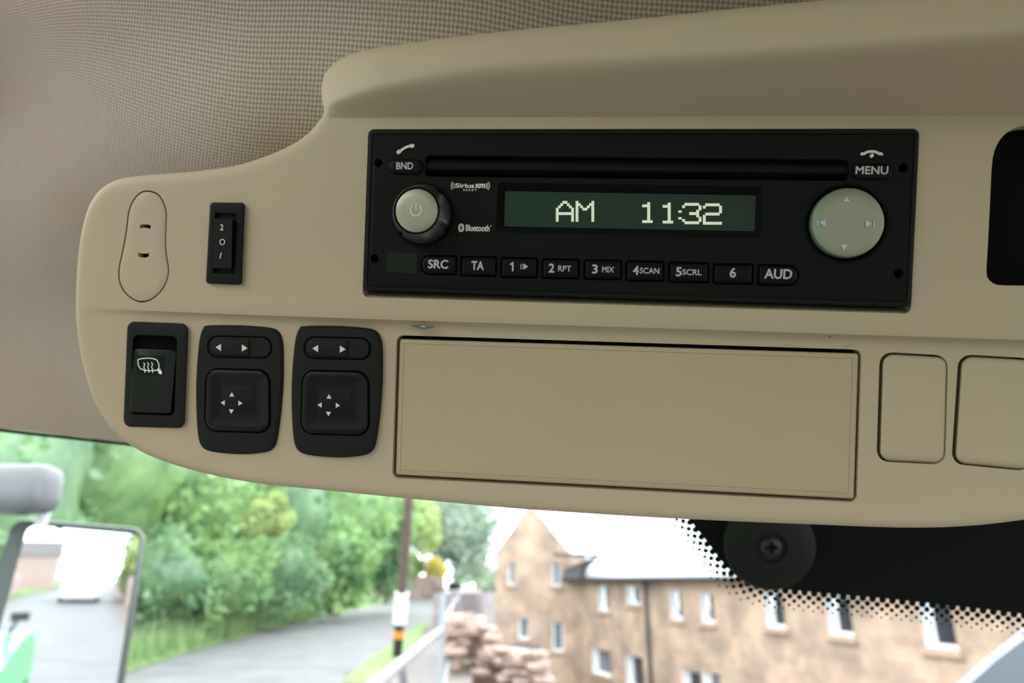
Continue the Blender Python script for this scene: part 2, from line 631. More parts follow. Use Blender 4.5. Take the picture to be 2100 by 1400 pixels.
def sheet(outline, holes, zf, step, extra=(), wall=0.004, skirt=None, rings=(), clear=0.0007, avoid=()):
    """Heightfield sheet over an outline with holes; hole walls and outer skirt go back from it."""
    outl = np.array([a[:2] for a in outline])
    hl = [np.array([a[:2] for a in h]) for h in holes]

    def inside(P, poly):
        x, y = P[:, 0], P[:, 1]
        r = np.zeros(len(P), bool)
        n = len(poly)
        for i in range(n):
            x1, y1 = poly[i]
            x2, y2 = poly[(i + 1) % n]
            c = (y1 > y) != (y2 > y)
            with np.errstate(divide='ignore', invalid='ignore'):
                xi = (x2 - x1) * (y - y1) / (y2 - y1) + x1
            r ^= c & (x < xi)
        return r

    def dist(P, poly):
        d = np.full(len(P), 1e9)
        n = len(poly)
        for i in range(n):
            a, b = poly[i], poly[(i + 1) % n]
            ab = b - a
            t = np.clip(((P - a) @ ab) / (ab @ ab + 1e-18), 0, 1)
            d = np.minimum(d, np.linalg.norm(P - a - t[:, None] * ab, axis=1))
        return d

    lo, hi = outl.min(0), outl.max(0)
    gx, gy = np.meshgrid(np.arange(lo[0], hi[0], step), np.arange(lo[1], hi[1], step))
    gx = gx + (np.arange(gx.shape[0]) % 2)[:, None] * step / 2
    P = [np.c_[gx.ravel(), gy.ravel()]]
    nring = 0
    for d in rings:
        q = np.array(offset_loop(outl, d))
        q = q[dist(q, outl) > d * 0.93]
        P.append(q)
        nring += len(q)
    ngrid = len(P[0])
    for e in extra:
        P.append(np.array(e))
    g_ = P[0]
    for lx, ly, dlo, dhi in avoid:
        o_ = g_[:, 1] - np.interp(g_[:, 0], lx, ly, left=1e3, right=1e3)
        g_ = g_[(o_ < dlo) | (o_ > dhi)]
    P[0] = g_
    ngrid = len(g_)
    P = np.concatenate(P)
    isring = np.zeros(len(P), bool)
    isring[ngrid:] = True
    keep = inside(P, outl) & ((dist(P, outl) > (max(rings) + .0006 if rings else clear)) | isring)
    for h in hl:
        keep &= ~inside(P, h) & (dist(P, h) > clear)
    P = P[keep]
    allv = [outl] + hl
    edges, b = [], 0
    for l in allv:
        n = len(l)
        edges += [(b + i, b + (i + 1) % n) for i in range(n)]
        b += n
    VV = np.concatenate(allv + [P])
    res = delaunay_2d_cdt([Vector(p) for p in VV], edges, [], 0, 1e-7)
    ov = np.array([[v[0], v[1]] for v in res[0]])
    fc = np.array([f for f in res[2] if len(f) == 3])
    cen = ov[fc].mean(1)
    ok = inside(cen, outl)
    for h in hl:
        ok &= ~inside(cen, h)
    fc = fc[ok]
    z = zf(ov, dist(ov, outl))
    V = [(p[0], p[1], zz) for p, zz in zip(ov, z)]
    Fc = [tuple(int(i) for i in f) for f in fc]
    remap = {}
    for k, orig in enumerate(res[3]):
        for i in orig:
            remap[i] = k
    b = 0
    for li, l in enumerate(allv):
        n = len(l)
        depth = skirt if li == 0 else wall
        if depth is not None:
            ids = [remap.get(b + i) for i in range(n)]
            if all(i is not None for i in ids):
                base = len(V)
                for i in ids:
                    x, y, zz = V[i]
                    V.append((x, y, zz - depth))
                for i in range(n):
                    j = (i + 1) % n
                    if ids[i] != ids[j]:
                        Fc.append((ids[i], ids[j], base + j, base + i))
        b += n
    return V, Fc


def text_mesh(s, cap_px, cx, cy, n, width_px=None, bold=0.0, th=0.00006, shear=0.0):
    """Lettering laid on the console frame, centred on a pixel; bold is extra stroke in pixels."""
    c = bpy.data.curves.new('lettering_curve', 'FONT')
    c.body = s
    c.size = 1.0
    c.shear = shear
    c.fill_mode = 'FRONT'
    c.resolution_u = 4
    o = bpy.data.objects.new('lettering_tmp', c)
    COL.objects.link(o)
    dg = bpy.context.evaluated_depsgraph_get()
    dg.update()
    me = o.evaluated_get(dg).to_mesh()
    V = [tuple(v.co) for v in me.vertices]
    Fc = [tuple(p.vertices) for p in me.polygons]
    o.evaluated_get(dg).to_mesh_clear()
    bpy.data.objects.remove(o)
    bpy.data.curves.remove(c)
    xs = [v[0] for v in V]
    ys = [v[1] for v in V]
    x0, x1, y0, y1 = min(xs), max(xs), min(ys), max(ys)
    k = (cap_px - bold) * K / (y1 - y0)
    kx = (width_px - bold) * K / (x1 - x0) if width_px else k
    a = uv(cx, cy, n)
    base = [((x - (x0 + x1) / 2) * kx, (y - (y0 + y1) / 2) * k) for x, y, z in V]
    copies = []
    e = bold * K / 2
    for q, (dx_, dy_) in enumerate([(0, 0)] if not bold else [(0, 0), (-e, 0), (e, 0), (0, -e), (0, e), (-e * .7, -e * .7), (e * .7, e * .7)]):
        copies.append(([(a[0] + x + dx_, a[1] + y + dy_, n + th + q * 1e-6) for x, y in base], Fc))
    return merge(*copies)


def digit_one(cx, cy, h, n):
    """Bold numeral 1 with its flag."""
    q = [(cx + 3.2, cy - h / 2), (cx + 3.2, cy + h / 2), (cx - .2, cy + h / 2), (cx - .2, cy - h * .22), (cx - 4, cy - h * .12), (cx - 4, cy - h * .30), (cx - .6, cy - h * .42), (cx + .4, cy - h / 2)]
    return slab([uv(x, y, n) for x, y in q], n)


def arc(c, r, a0, a1, seg=24):
    return [np.array([c[0] + r * math.cos(a0 + (a1 - a0) * i / seg), c[1] + r * math.sin(a0 + (a1 - a0) * i / seg)]) for i in range(seg + 1)]


def lathe(c, prof, seg=64, cap=True, mod=None):
    """Profile of (radius, height) about the console normal."""
    ls = []
    for k, (r, n) in enumerate(prof):
        l = []
        for i in range(seg):
            a = 2 * PI * i / seg
            rr = r + (mod(a, k) if mod else 0)
            l.append((c[0] + rr * math.cos(a), c[1] + rr * math.sin(a), n))
        ls.append(l)
    return loops(ls, front=cap)


# ------------------------------------------------------------------ THE CAB: headliner, shell, windscreen
WN = -0.20                                   # windscreen plane, parallel to the console face


def wsp(px, py, n=WN):                       # world point on the windscreen plane
    a = uv(px, py, n)
    return pw(a[0], a[1], n)


def bez(p, t):
    a, b, c, d = p
    return a * (1 - t) ** 3 + 3 * b * t * (1 - t) ** 2 + 3 * c * t * t * (1 - t) + d * t ** 3


def catmull(P, t):
    n = len(P) - 1
    x = min(max(t, 0), 1) * n
    i = min(int(x), n - 1)
    f = x - i
    p0 = P[i - 1] if i > 0 else 2 * P[0] - P[1]
    p1, p2 = P[i], P[i + 1]
    p3 = P[i + 2] if i + 2 <= n else 2 * P[n] - P[n - 1]
    return 0.5 * ((2 * p1) + (p2 - p0) * f + (2 * p0 - 5 * p1 + 4 * p2 - p3) * f * f + (3 * p1 - p0 - 3 * p2 + p3) * f ** 3)


rt_v = np.array([-wN[1], wN[0], 0]) / math.hypot(wN[0], wN[1])
rt_v = rt_v if rt_v[0] > 0 else -rt_v
cols = []
for px, fy, m1, m2, t0 in ((-420, 862, .50, .47, .375), (-150, 868, .49, .45, .355), (0, 878, .485, .43, .335), (240, 905, .455, .355, .30),
                           (450, 930, .43, .312, .28), (650, 955, .41, .292, .266), (900, 980, .40, .28, .254),
                           (1200, 1000, .41, .285, .245), (1600, 1010, .39, .27, .236), (2100, 1015, .36, .255, .228), (2600, 1010, .33, .24, .22)):
    f_ = wsp(px, fy, WN + 0.004)
    a_ = at(px, 620, m1)
    b_ = at(px, 300, m2)
    c_ = at(px, 0, t0)
    d_ = at(px, -400, t0 * 0.80)
    e_ = np.array([d_[0], -0.12, d_[2] + 0.004])
    g_ = np.array([d_[0], -0.75, d_[2] + 0.0])
    cols.append([f_, a_, b_, c_, d_, e_, g_])
for sh_ in (.12, .30, .52):
    cols.append([p + rt_v * sh_ for p in cols[10]])
NS, NT = 72, 70
V, UVS = [], []
grid = np.zeros((NS + 1, NT + 1, 3))
for i in range(NS + 1):
    s = i / NS
    ctrl = [catmull([c[k] for c in cols], s) for k in range(7)]
    for j in range(NT + 1):
        grid[i, j] = catmull(ctrl, j / NT)
Fc = []
for i in range(NS + 1):
    for j in range(NT + 1):
        V.append(tuple(grid[i, j]))
jm = 36
uu = np.zeros((NS + 1, NT + 1))
vv = np.zeros((NS + 1, NT + 1))
for i in range(1, NS + 1):
    uu[i, :] = uu[i - 1, :] + np.linalg.norm(grid[i, jm] - grid[i - 1, jm])
for j in range(1, NT + 1):
    vv[:, j] = vv[:, j - 1] + np.linalg.norm(grid[:, j] - grid[:, j - 1], axis=1)
for i in range(NS + 1):
    for j in range(NT + 1):
        UVS.append((uu[i, j], vv[i, j]))
for i in range(NS):
    for j in range(NT):
        a = i * (NT + 1) + j
        Fc.append((a, a + 1, a + NT + 2, a + NT + 1))
ceil_ = mk('ceiling', V, Fc, M['weave'], uvs=UVS, angle=80)
tag(ceil_, 'beige woven headliner curving down to the windscreen', 'headliner', kind='structure')

# vehicle axes for the shell
fw = np.array([-wN[0], -wN[1], 0]); fw /= np.linalg.norm(fw)
rt = np.array([fw[1], -fw[0], 0])


def veh(x, y, z):
    return CAMV + rt * x + fw * y + np.array([0, 0, z])


def vbox(x0, x1, y0, y1, z0, z1):
    v = [tuple(veh(x, y, z)) for x in (x0, x1) for y in (y0, y1) for z in (z0, z1)]
    return v, [(0, 1, 3, 2), (4, 6, 7, 5), (0, 4, 5, 1), (2, 3, 7, 6), (0, 2, 6, 4), (1, 5, 7, 3)]


XL, XR, YB, ZF = -0.52, 0.86, -0.72, -1.25
ZT = 0.26


def struct(name, vf, m, label=None, **k):
    o = mk(name, vf[0], vf[1], m, **k)
    return tag(o, label, None, kind='structure')


def wall_frame(fixed, a0, a1, wa0, wa1, wz0, wz1, axis, t=0.03, bars=()):
    """A cab side with one window opening: four rails round it."""
    bx = []
    for (p0, p1, z0, z1) in ((a0, a1, ZF, wz0), (a0, a1, wz1, ZT), (a0, wa0, wz0, wz1), (wa1, a1, wz0, wz1)):
        if axis == 'x':
            bx.append(vbox(fixed - t, fixed, p0, p1, z0, z1))
        else:
            bx.append(vbox(p0, p1, fixed - t, fixed, z0, z1))
    return merge(*bx)


struct('wall_left', wall_frame(XL, YB, 0.36, -0.60, 0.30, -0.50, 0.06, 'x'), M['cab'], smooth=False)
struct('wall_right', wall_frame(XR + 0.03, YB, 0.36, -0.68, 0.33, -0.62, 0.12, 'x'), M['cab'], smooth=False)
struct('wall_back', wall_frame(YB, XL, XR, -0.34, 0.82, -0.40, 0.06, 'y'), M['cab'], smooth=False)
struct('wall_front', vbox(XL, XR, 0.62, 0.65, ZF, -0.62), M['cab'], smooth=False)
struct('floor', vbox(XL, XR, YB, 0.62, ZF - 0.03, ZF), M['cabfloor'], smooth=False)

# windscreen: pane, black ceramic border with its fading dots, upper rubber seal
win = bpy.data.objects.new('window_1', None)
COL.objects.link(win)
win.matrix_world = MP @ Matrix.Translation((0, 0, WN))
tag(win, 'raked windscreen with a black dotted ceramic border behind the console', None, kind='structure')


def wpart(name, vf, m, parent=None, **k):
    return mk(name, vf[0], vf[1], m, parent or win, (0, 0, WN), **k)


q = [uv(-420, 866, WN), uv(0, 880, WN), uv(240, 907, WN), uv(900, 980, WN), uv(2600, 990, WN) + np.array([.5, 0]), uv(2600, 1900, WN) + np.array([.5, 0]), uv(-420, 1900, WN)]
g0 = [(a[0], a[1], WN - 0.005) for a in q]
wpart('glass_pane', (g0, [tuple(range(len(g0)))]), M['glass'], smooth=False)

fb = [(1385, 1020), (1415, 1066), (1448, 1108), (1478, 1148), (1508, 1178), (1545, 1197), (1600, 1206), (1700, 1216), (1800, 1225), (1900, 1235), (2000, 1246), (2100, 1258), (2300, 1282), (2600, 1318)]
fbu = [np.array(uv(x, y, WN)) for x, y in fb]
dense = [catmull(fbu, i / 400) for i in range(401)]
NF = WN + 0.0006
solid = [(p[0], p[1], NF) for p in dense] + [(*uv(2600, 985, WN), NF), (*uv(1385, 985, WN), NF)]
parts = [loops([lift(solid, NF - 0.0004), solid], back=False)]
seglen = [0.0]
for a, b in zip(dense[:-1], dense[1:]):
    seglen.append(seglen[-1] + np.linalg.norm(b - a))
tot = seglen[-1]
KW = (PO + PN * WN) @ np.array([0, 0, 1]) / F   # metres per pixel at the windscreen
pitch = 18.3 * KW


def along(s):
    k = int(np.searchsorted(seglen, s))
    k = min(max(k, 1), len(dense) - 1)
    f = (s - seglen[k - 1]) / (seglen[k] - seglen[k - 1])
    p = dense[k - 1] * (1 - f) + dense[k] * f
    t = dense[k] - dense[k - 1]
    t /= np.linalg.norm(t)
    return p, np.array([t[1], -t[0]])


for row, (off, rad) in enumerate(((3.0, 6.6), (12.5, 5.3), (21.5, 4.1), (30.0, 2.9), (38.0, 1.9))):
    s = pitch * (0.5 if row % 2 else 0.0) + 0.0005
    while s < tot:
        p, nn = along(s)
        c = p + nn * off * KW
        parts.append(loops([circle(c, rad * KW, NF, 12)]))
        s += pitch
hd = [uv(x, y, WN) for x, y in ((-420, 862), (0, 878), (240, 905), (900, 978), (1420, 992), (1420, 1000), (900, 986), (240, 911), (0, 885), (-420, 869))]
parts.append(loops([[(a[0], a[1], NF) for a in hd]]))
wpart('ceramic_border', merge(*parts), M['frit'], smooth=False)

# ------------------------------------------------------------------ OVERHEAD CONSOLE
con = Thing('overhead_console', 'beige moulded plastic overhead console with a hooded top edge fixed under the headliner', 'console', (0, 0, 0))

R0 = 0.005
HOOD = [(640, 222, .0), (663, 218, .0015), (690, 207, .005), (740, 190, .009), (800, 176, .012), (1000, 143, .017), (1300, 123, .022), (1500, 111, .025), (1800, 90, .029), (2100, 66, .033), (2600, 30, .038)]
_h = [np.array(uvn(x, y, h)) for x, y, h in HOOD]
hood_uvn = [catmull(_h, i / 120) for i in range(121)]
hu = np.array([a[0] for a in hood_uvn]); hv = np.array([a[1] for a in hood_uvn]); hh = np.array([a[2] for a in hood_uvn])
BASE = [uv(x, y) for x, y in ((600, 240), (690, 241), (1100, 240), (1500, 238), (1900, 237), (2100, 236), (2600, 232))]
bu = np.array([a[0] for a in BASE]); bv = np.array([a[1] for a in BASE])
RIDGE = [(120, 630), (163, 632), (300, 637), (500, 645), (700, 652), (850, 657), (1100, 665), (1400, 674), (1700, 684), (2100, 697), (2600, 713)]
ru = np.array([uv(x, y)[0] for x, y in RIDGE]); rv = np.array([uv(x, y)[1] for x, y in RIDGE])
ss = np.array([0, 0, .0016, .0024, .0030, .0034, .0036, .0038, .004, .004, .004])
STEPW = 0.0034

OUT_U = [(163, 632), (165, 560), (171, 500), (181, 450), (196, 412), (218, 385), (250, 368), (300, 360), (350, 356), (400, 352), (450, 346), (500, 337), (550, 321), (600, 299), (635, 275), (655, 252), (667, 231)]
OUT_H = [(663, 212, .0), (661, 190, .001), (664, 170, .002), (672, 150, .003), (688, 132, .004), (710, 119, .005), (740, 108, .006), (800, 97, .008), (900, 83, .011), (1000, 72, .012), (1100, 62, .013), (1300, 44, .016), (1500, 24, .018), (1700, 5, .020), (1900, -15, .023), (2100, -37, .026), (2500, -82, .03), (2640, -98, .031)]
OUT_R = [(2640, 300, -.004), (2640, 700, -.004), (2640, 930, -.008)]
OUT_B = [(2500, 990), (2350, 1020), (2200, 1047), (2100, 1064), (2000, 1076), (1900, 1081), (1800, 1080), (1700, 1076), (1500, 1068), (1300, 1058), (1100, 1045), (1000, 1037), (800, 1018), (650, 1003), (550, 993), (480, 982), (420, 969), (360, 952), (310, 933), (270, 910), (240, 884), (215, 849), (197, 813), (183, 770), (172, 720), (165, 670)]
def zcon(P, d):
    u, v = P[:, 0], P[:, 1]
    h = np.interp(u, hu, hh)
    vr = np.interp(u, hu, hv)
    vb = np.interp(u, bu, bv)
    under = h * np.clip((v - vb) / np.maximum(vr - vb, 1e-4), 0, 2.2)
    over = h - 0.10 * (v - vr) - 8.0 * np.maximum(v - vr, 0) ** 2
    kk = np.maximum(np.minimum(h * .3, .006), 1e-5)
    e_ = np.maximum(kk - np.abs(under - over), 0) / kk
    z = np.where(v > vb, np.minimum(under, over) - e_ * e_ * kk * .25, 0.0)
    vd = np.interp(u, ru, rv)
    s = np.interp(u, ru, ss)
    t = np.clip((vd - v) / STEPW, 0, 1)
    lip = np.clip(1 - (v - vd) / .0034, 0, 1) * (v >= vd) + (v < vd)
    z = z - s * (1 - (1 - t) ** 2.6) - s * .13 * lip ** 2
    Ru = np.interp(u, [uv(163, 600)[0], uv(700, 100)[0], uv(2000, 0)[0]], [.005, .006, .009])
    R = np.where(v < vd, np.interp(u, [uv(170, 700)[0], uv(480, 700)[0]], [.005, .0035]), np.where(v > vb, Ru, .005))
    dd = np.clip(d, 0, R)
    z = z - (R - np.sqrt(np.maximum(R * R - (R - dd) ** 2, 0)))
    return z


OPX = [(x, y, -R0) for x, y in OUT_U] + OUT_H + OUT_R + [(x, y, -.0075) for x, y in OUT_B]
op = []
for x, y, h in OPX:                          # settle each outline point on the moulded surface itself
    for _ in range(6):
        p = uv(x, y, h)
        h = 0.5 * h + 0.5 * float(zcon(p[None, :], np.zeros(1))[0])
    op.append(uv(x, y, h))
outline = smooth_closed(op, 8)
res_ = []
for i in range(len(outline)):
    p, q = outline[i], outline[(i + 1) % len(outline)]
    m_ = max(1, int(np.linalg.norm(q - p) / .0014 + .5))
    res_ += [p + (q - p) * j / m_ for j in range(m_)]
outline = res_


us = np.linspace(uv(120, 600)[0], uv(2640, 300)[0], 260)
extra = []
for k in (-.0004, 0.0, .0004):
    extra.append([(u, np.interp(u, bu, bv) + k) for u in us])
for k in (-.003, -.002, -.0013, -.0006, 0.0, .0008, .0018, .003, .0045, .006):
    extra.append([(u, np.interp(u, hu, hv) + k) for u in us if u > hu[1]])
for k in (.0034, .0024, .0014, .0006, 0.0, -.0006, -.0013, -STEPW * .6, -STEPW, -STEPW - .0004):
    extra.append([(u, np.interp(u, ru, rv) + k) for u in us])

RADH = [(756.5, 266), (1884.5, 265), (1866.5, 642), (744.5, 608)]
RAD = [(757, 267), (1884, 266), (1866.5, 631), (745.5, 597)]
LIDH = [(813, 687), (1769, 717), (1759, 1031), (804, 980)]
NLOW = -.0038
POCK = [(2064, 277 - 20), (2330, 262), (2330, 590), (2023, 584)]
pocket = [uv(x, y) for x, y in ((2600, 250), (2300, 252), (2140, 254), (2100, 257), (2072, 267), (2052, 285), (2040, 308), (2034, 340), (2030, 420), (2026, 500), (2023, 555), (2027, 572), (2040, 582), (2060, 585), (2140, 586), (2300, 590), (2600, 598))]
pear = [(304, 390), (287, 394), (272, 410), (262.5, 434), (259, 461), (255, 489), (248.6, 521), (243, 547), (242.6, 571), (247.5, 588), (259, 605), (276, 617), (291, 620), (308.6, 616), (326, 603), (338.6, 586), (346, 564), (346.7, 549), (344, 532), (341, 508), (340.7, 483), (342, 453), (342, 434), (336, 414), (324, 397)]
pearl = smooth_closed([uv(x, y) for x, y in pear], 3)
BL1 = [(1806, 721), (1947, 729), (1941, 954), (1799, 947)]
BL2 = [(1968, 726), (2125, 735), (2119, 968), (1953, 952)]
NH, NM = -.0043, -.0043
HT = [(261, 658), (387, 663), (379, 878), (252, 875)]
MS = [(426, 667), (485, 666.5), (530, 669), (557, 672.5), (570, 679), (577, 693), (580, 716), (580, 778), (577, 825), (573, 865), (567, 903), (561, 917), (549, 925.5), (520, 930), (490, 931), (450, 928), (425, 923), (413, 914), (407, 897), (403.5, 861), (402, 806), (404, 750), (408, 705), (412, 684), (417, 673)]
cA = uv(475, 800)
cB = uv(475, 826, NM)
cC = uv(672, 830.5, NM)
mo = smooth_closed([uv(x, y, NM + .002) for x, y in MS], 4)
MSH = np.array([cC[0] - cB[0], cC[1] - cB[1]])
holes = [rq(RADH, 11, 0, -0.0002, 4), rq(LIDH, 14, NLOW, 0, 4), smooth_closed(pocket, 3), pearl, rq(BL1, 24, NLOW, 0, 5), rq(BL2, 24, NLOW, 0, 5),
         offset_loop(mo, .0011), [p + MSH for p in offset_loop(mo, .0011)], rq(HT, 18, NH + .003, .0011, 5)]
shell = sheet(outline, holes, zcon, 0.0042, extra, wall=0.006, skirt=0.045, rings=(.0004, .0011, .002, .0032, .0048, .007),
              avoid=((ru, rv, -.0062, .0054), (hu[1:], hv[1:], -.005, .008), (bu, bv, -.0024, .0024)))
con.part('body', shell, M['beige'], angle=38)

# blanking plates, pocket, storage lid
slots = []
for cx, cy, flip in ((298, 465, 1), (294.5, 521, -1)):
    c = uv(cx, cy)
    w_, h_ = 13.2 * K, 6.5 * K
    top = [(c[0] - w_ + 2 * w_ * i / 8, c[1] + h_ * (0.55 + 0.35 * (1 - (i / 4 - 1) ** 2) * flip)) for i in range(9)]
    bot = [(c[0] + w_ - 2 * w_ * i / 8, c[1] + h_ * (-0.75 + 0.45 * (1 - (i / 4 - 1) ** 2) * flip)) for i in range(9)]
    slots.append(top + bot)
pin = offset_loop(pearl, 0.00058)
plate = con.part('blanking_plate', sheet(pin, slots, lambda P, d: 0.0001 - 0.0002 * np.clip(1 - d / .0004, 0, 1), 0.004, wall=0.003, skirt=0.003, rings=(.0004,)), M['beige'])
tag(plate, 'pear-shaped blanking plate with two small slots')
con.part('slot_backing', loops([lift(offset_loop(pearl, .0015), -.0055), lift(offset_loop(pearl, .0015), -.005)], back=True), M['well'], plate)
for bl, nl in ((BL1, NLOW), (BL2, NLOW)):
    b_ = con.part('blanking_plate', loops([rq(bl, 24, nl - .006, .0005, 6), rq(bl, 24, nl - .0020, .0006, 6), rq(bl, 24, nl - .0009, .0010, 6), rq(bl, 24, nl - .0003, .0017, 6), rq(bl, 24, nl, .0030, 6), rq(bl, 24, nl, .0036, 6)], back=True), M['beige'])
    tag(b_, 'blank rounded switch cover')
    con.part('cover_backing', loops([rq(bl, 24, nl - .0085, -.001, 5), rq(bl, 24, nl - .0068, -.001, 5)], back=True), M['beige'], b_)
pk = offset_loop(smooth_closed(pocket, 3), -.0004)
con.part('open_pocket', loops([[(p[0], p[1], -.0058) for p in pk], [(p[0], p[1], -.017) for p in pk]], front=True), M['well'])
lidn = NLOW - .0006
lid = con.part('compartment_lid', loops([rq(LIDH, 14, lidn - .006, .0013, 5), rq(LIDH, 14, lidn - .0009, .0013, 5), rq(LIDH, 14, lidn - .0002, .0016, 5), rq(LIDH, 14, lidn, .0021, 5),
                                        rq(LIDH, 14, lidn + .0001, .0029, 5), rq(LIDH, 14, lidn - .0001, .0031, 5), rq(LIDH, 14, lidn + .0001, .0033, 5), rq(LIDH, 14, lidn + .0003, .006, 5), rq(LIDH, 14, lidn + .0003, .0068, 5)], back=True), M['beige_lid'], angle=20)
tag(lid, 'large beige storage lid')
con.part('compartment_well', loops([rq(LIDH, 14, lidn - .0075, -.001, 4), rq(LIDH, 14, lidn - .0068, -.001, 4)], back=True), M['well'])
nt = smooth_closed([uv(x, y, -.0015) for x, y in ((843, 666), (868, 666.5), (893, 669), (884, 673), (868, 675), (853, 671))], 5)
con.part('finger_notch', loops([[(p[0], p[1], -.0012) for p in nt], [(p[0], p[1], -.0004) for p in nt]]), M['greyclip'])
a_ = uv(868, 670, 0.0)
con.part('notch_painted_glint', slab([uv(863, 668.5, -.0003), uv(872, 669, -.0003), uv(872, 670.5, -.0003), uv(863, 670, -.0003)], -.0003), M['white'])  # white chip painted on as the notch's highlight

lip_o = rq(RADH, 11, 0, -.0001, 5)
lip_i = rq(RAD, 11, -.009, .0002, 5)
con.part('radio_surround', loops([lift(lip_o, -.0003), lip_i], front=False), M['beige'], angle=60)
# ------------------------------------------------------------------ RADIO
rad = Thing('car_radio', 'black single-slot car radio with silver power knob and lit clock display in the overhead console', 'radio', (0, 0, 0))
NFc = .0014
o0 = rq(RAD, 11, 0, .0002, 5)
i1 = rq(RAD, 11, 0, .0007, 5)
i2 = rq(RAD, 11, 0, .0016, 5)
rad.part('trim_ring', loops([lift(o0, -.02), lift(o0, .0005), lift(i1, .0012), lift(i2, .0013), lift(i2, .0004)], front=False), M['black'])
rad.part('chassis', loops([lift(i2, -.022), lift(i2, -.0075)], back=True), M['well'])

SLOT = [(872, 318), (1741, 327), (1741, 371), (872, 362)]
DISP = [(1021, 374), (1563, 383), (1561, 489), (1017, 476)]
BTN = [('SRC', 864, 524, 936, 562, 'L'), ('TA', 946, 526, 1018, 565, ''), ('1', 1028, 528, 1102, 568, ''), ('2 RPT', 1113, 531, 1187, 570, ''), ('3 MIX', 1199, 533, 1274, 572, ''),
       ('4 SCAN', 1285, 535, 1361, 575, ''), ('5 SCRL', 1373, 538, 1453, 578, ''), ('6', 1464, 541, 1544, 581, ''), ('AUD', 1556, 543, 1638, 584, 'R'), ('BND', 797, 325, 868, 357, 'P'), ('MENU', 1747, 334, 1833, 369, 'P')]


def btn_loop(b, n, inset, seg=5):
    _, x0, y0, x1, y1, k = b
    c = [(x0, y0), (x1, y0 + 1), (x1 - 1, y1 + 1), (x0 - 1, y1)]
    r = (y1 - y0) * 0.46
    rl = {'L': [r, 3, 3, r], 'R': [3, r, r, 3], 'P': [r, r, r, r], '': [3, 3, 3, 3]}[k]
    return rq(c, 0, n, inset, seg, rlist=rl)


KC = uv(868, 441, NFc)
NC = uv(1735, 458, NFc)
KR, NR = 66 * K, 76 * K
holes = [rq(SLOT, 8, NFc, 0, 3), rq(DISP, 6, NFc, 0, 3), circle(KC, KR, NFc, 48), circle(NC, NR, NFc, 48)]
holes += [btn_loop(b, NFc, -.0003, 4) for b in BTN if b[5] != 'P']
holes += [btn_loop(b, NFc, -.0003, 4) for b in BTN[:0]]
PINS = ((776, 334), (768, 530), (1853, 344), (1843, 561))
holes += [circle(uv(x, y, NFc), 9.3 * K, NFc, 20) for x, y in PINS]
lo_a, lo_b = uv(745, 580, NFc), uv(1870, 612, NFc)
up_a, up_b = uv(757, 286, NFc), uv(1884, 285, NFc)


def zface(P, d):
    lo = lo_a[1] + (P[:, 0] - lo_a[0]) / (lo_b[0] - lo_a[0]) * (lo_b[1] - lo_a[1])
    hi = up_a[1] + (P[:, 0] - up_a[0]) / (up_b[0] - up_a[0]) * (up_b[1] - up_a[1])
    return NFc - 0.30 * np.maximum(lo - P[:, 1], 0) - 0.25 * np.maximum(P[:, 1] - hi, 0)


xs = np.linspace(i2[0][0] if 0 else -0.093, 0.093, 140)
exl = [[(x, lo_a[1] + (x - lo_a[0]) / (lo_b[0] - lo_a[0]) * (lo_b[1] - lo_a[1]) + k) for x in xs] for k in (-.0003, .0003)]
exl += [[(x, up_a[1] + (x - up_a[0]) / (up_b[0] - up_a[0]) * (up_b[1] - up_a[1]) + k) for x in xs] for k in (-.0003, .0003)]
fo = rq(RAD, 11, 0, .0017, 5)
rad.part('faceplate', sheet(fo, holes, zface, 0.004, exl, wall=0.003, skirt=0.002, clear=.0003), M['face'], angle=30)

# disc slot shutter, display
rad.part('disc_slot', loops([rq(SLOT, 4, -.003, .0006, 3), rq([(872, 327), (1741, 337), (1741, 361), (872, 353)], 3, -.0006, .0002, 3), rq([(872, 332), (1741, 342), (1741, 357), (872, 348)], 3, .0004, .0004, 3)]), M['face'])
SCR = [(1037, 393), (1549, 402), (1546, 473), (1035, 463)]
nd = -.0012
bez_ = rad.part('display', loops([rq(DISP, 6, NFc - .0002, .00005, 3), rq(DISP, 5, NFc - .0006, .0008, 3), rq(SCR, 2, nd, -.0001, 3)], front=False), M['well'])
rad.part('screen', loops([rq(SCR, 2, nd - .0004, -.0004, 3), rq(SCR, 2, nd + .0001, -.0002, 3)]), M['lcd'], bez_)
GLY = {
    'A': ['...##...', '..####..', '.##..##.', '##....##', '#......#', '########', '#......#', '#......#', '#......#'],
    'M': ['#......#', '##....##', '###..###', '#.####.#', '#..##..#', '#......#', '#......#', '#......#', '#......#'],
    '1': ['..#.', '###.', '..#.', '..#.', '..#.', '..#.', '..#.', '..#.', '####'],
    '3': ['.######.', '#......#', '.......#', '......#.', '...####.', '......#.', '.......#', '#......#', '.######.'],
    '2': ['.######.', '#......#', '.......#', '.......#', '.######.', '#.......', '#.......', '#.......', '########'],
    ':': ['..', '..', '..', '##', '..', '..', '##', '..', '..'],
}
GLY['A'] = ['...##...', '..#..#..', '.#....#.', '#......#', '#......#', '########', '#......#', '#......#', '#......#']
GLY['M'] = ['#......#', '##....##', '#.#..#.#', '#..##..#', '#......#', '#......#', '#......#', '#......#', '#......#']
gV = []
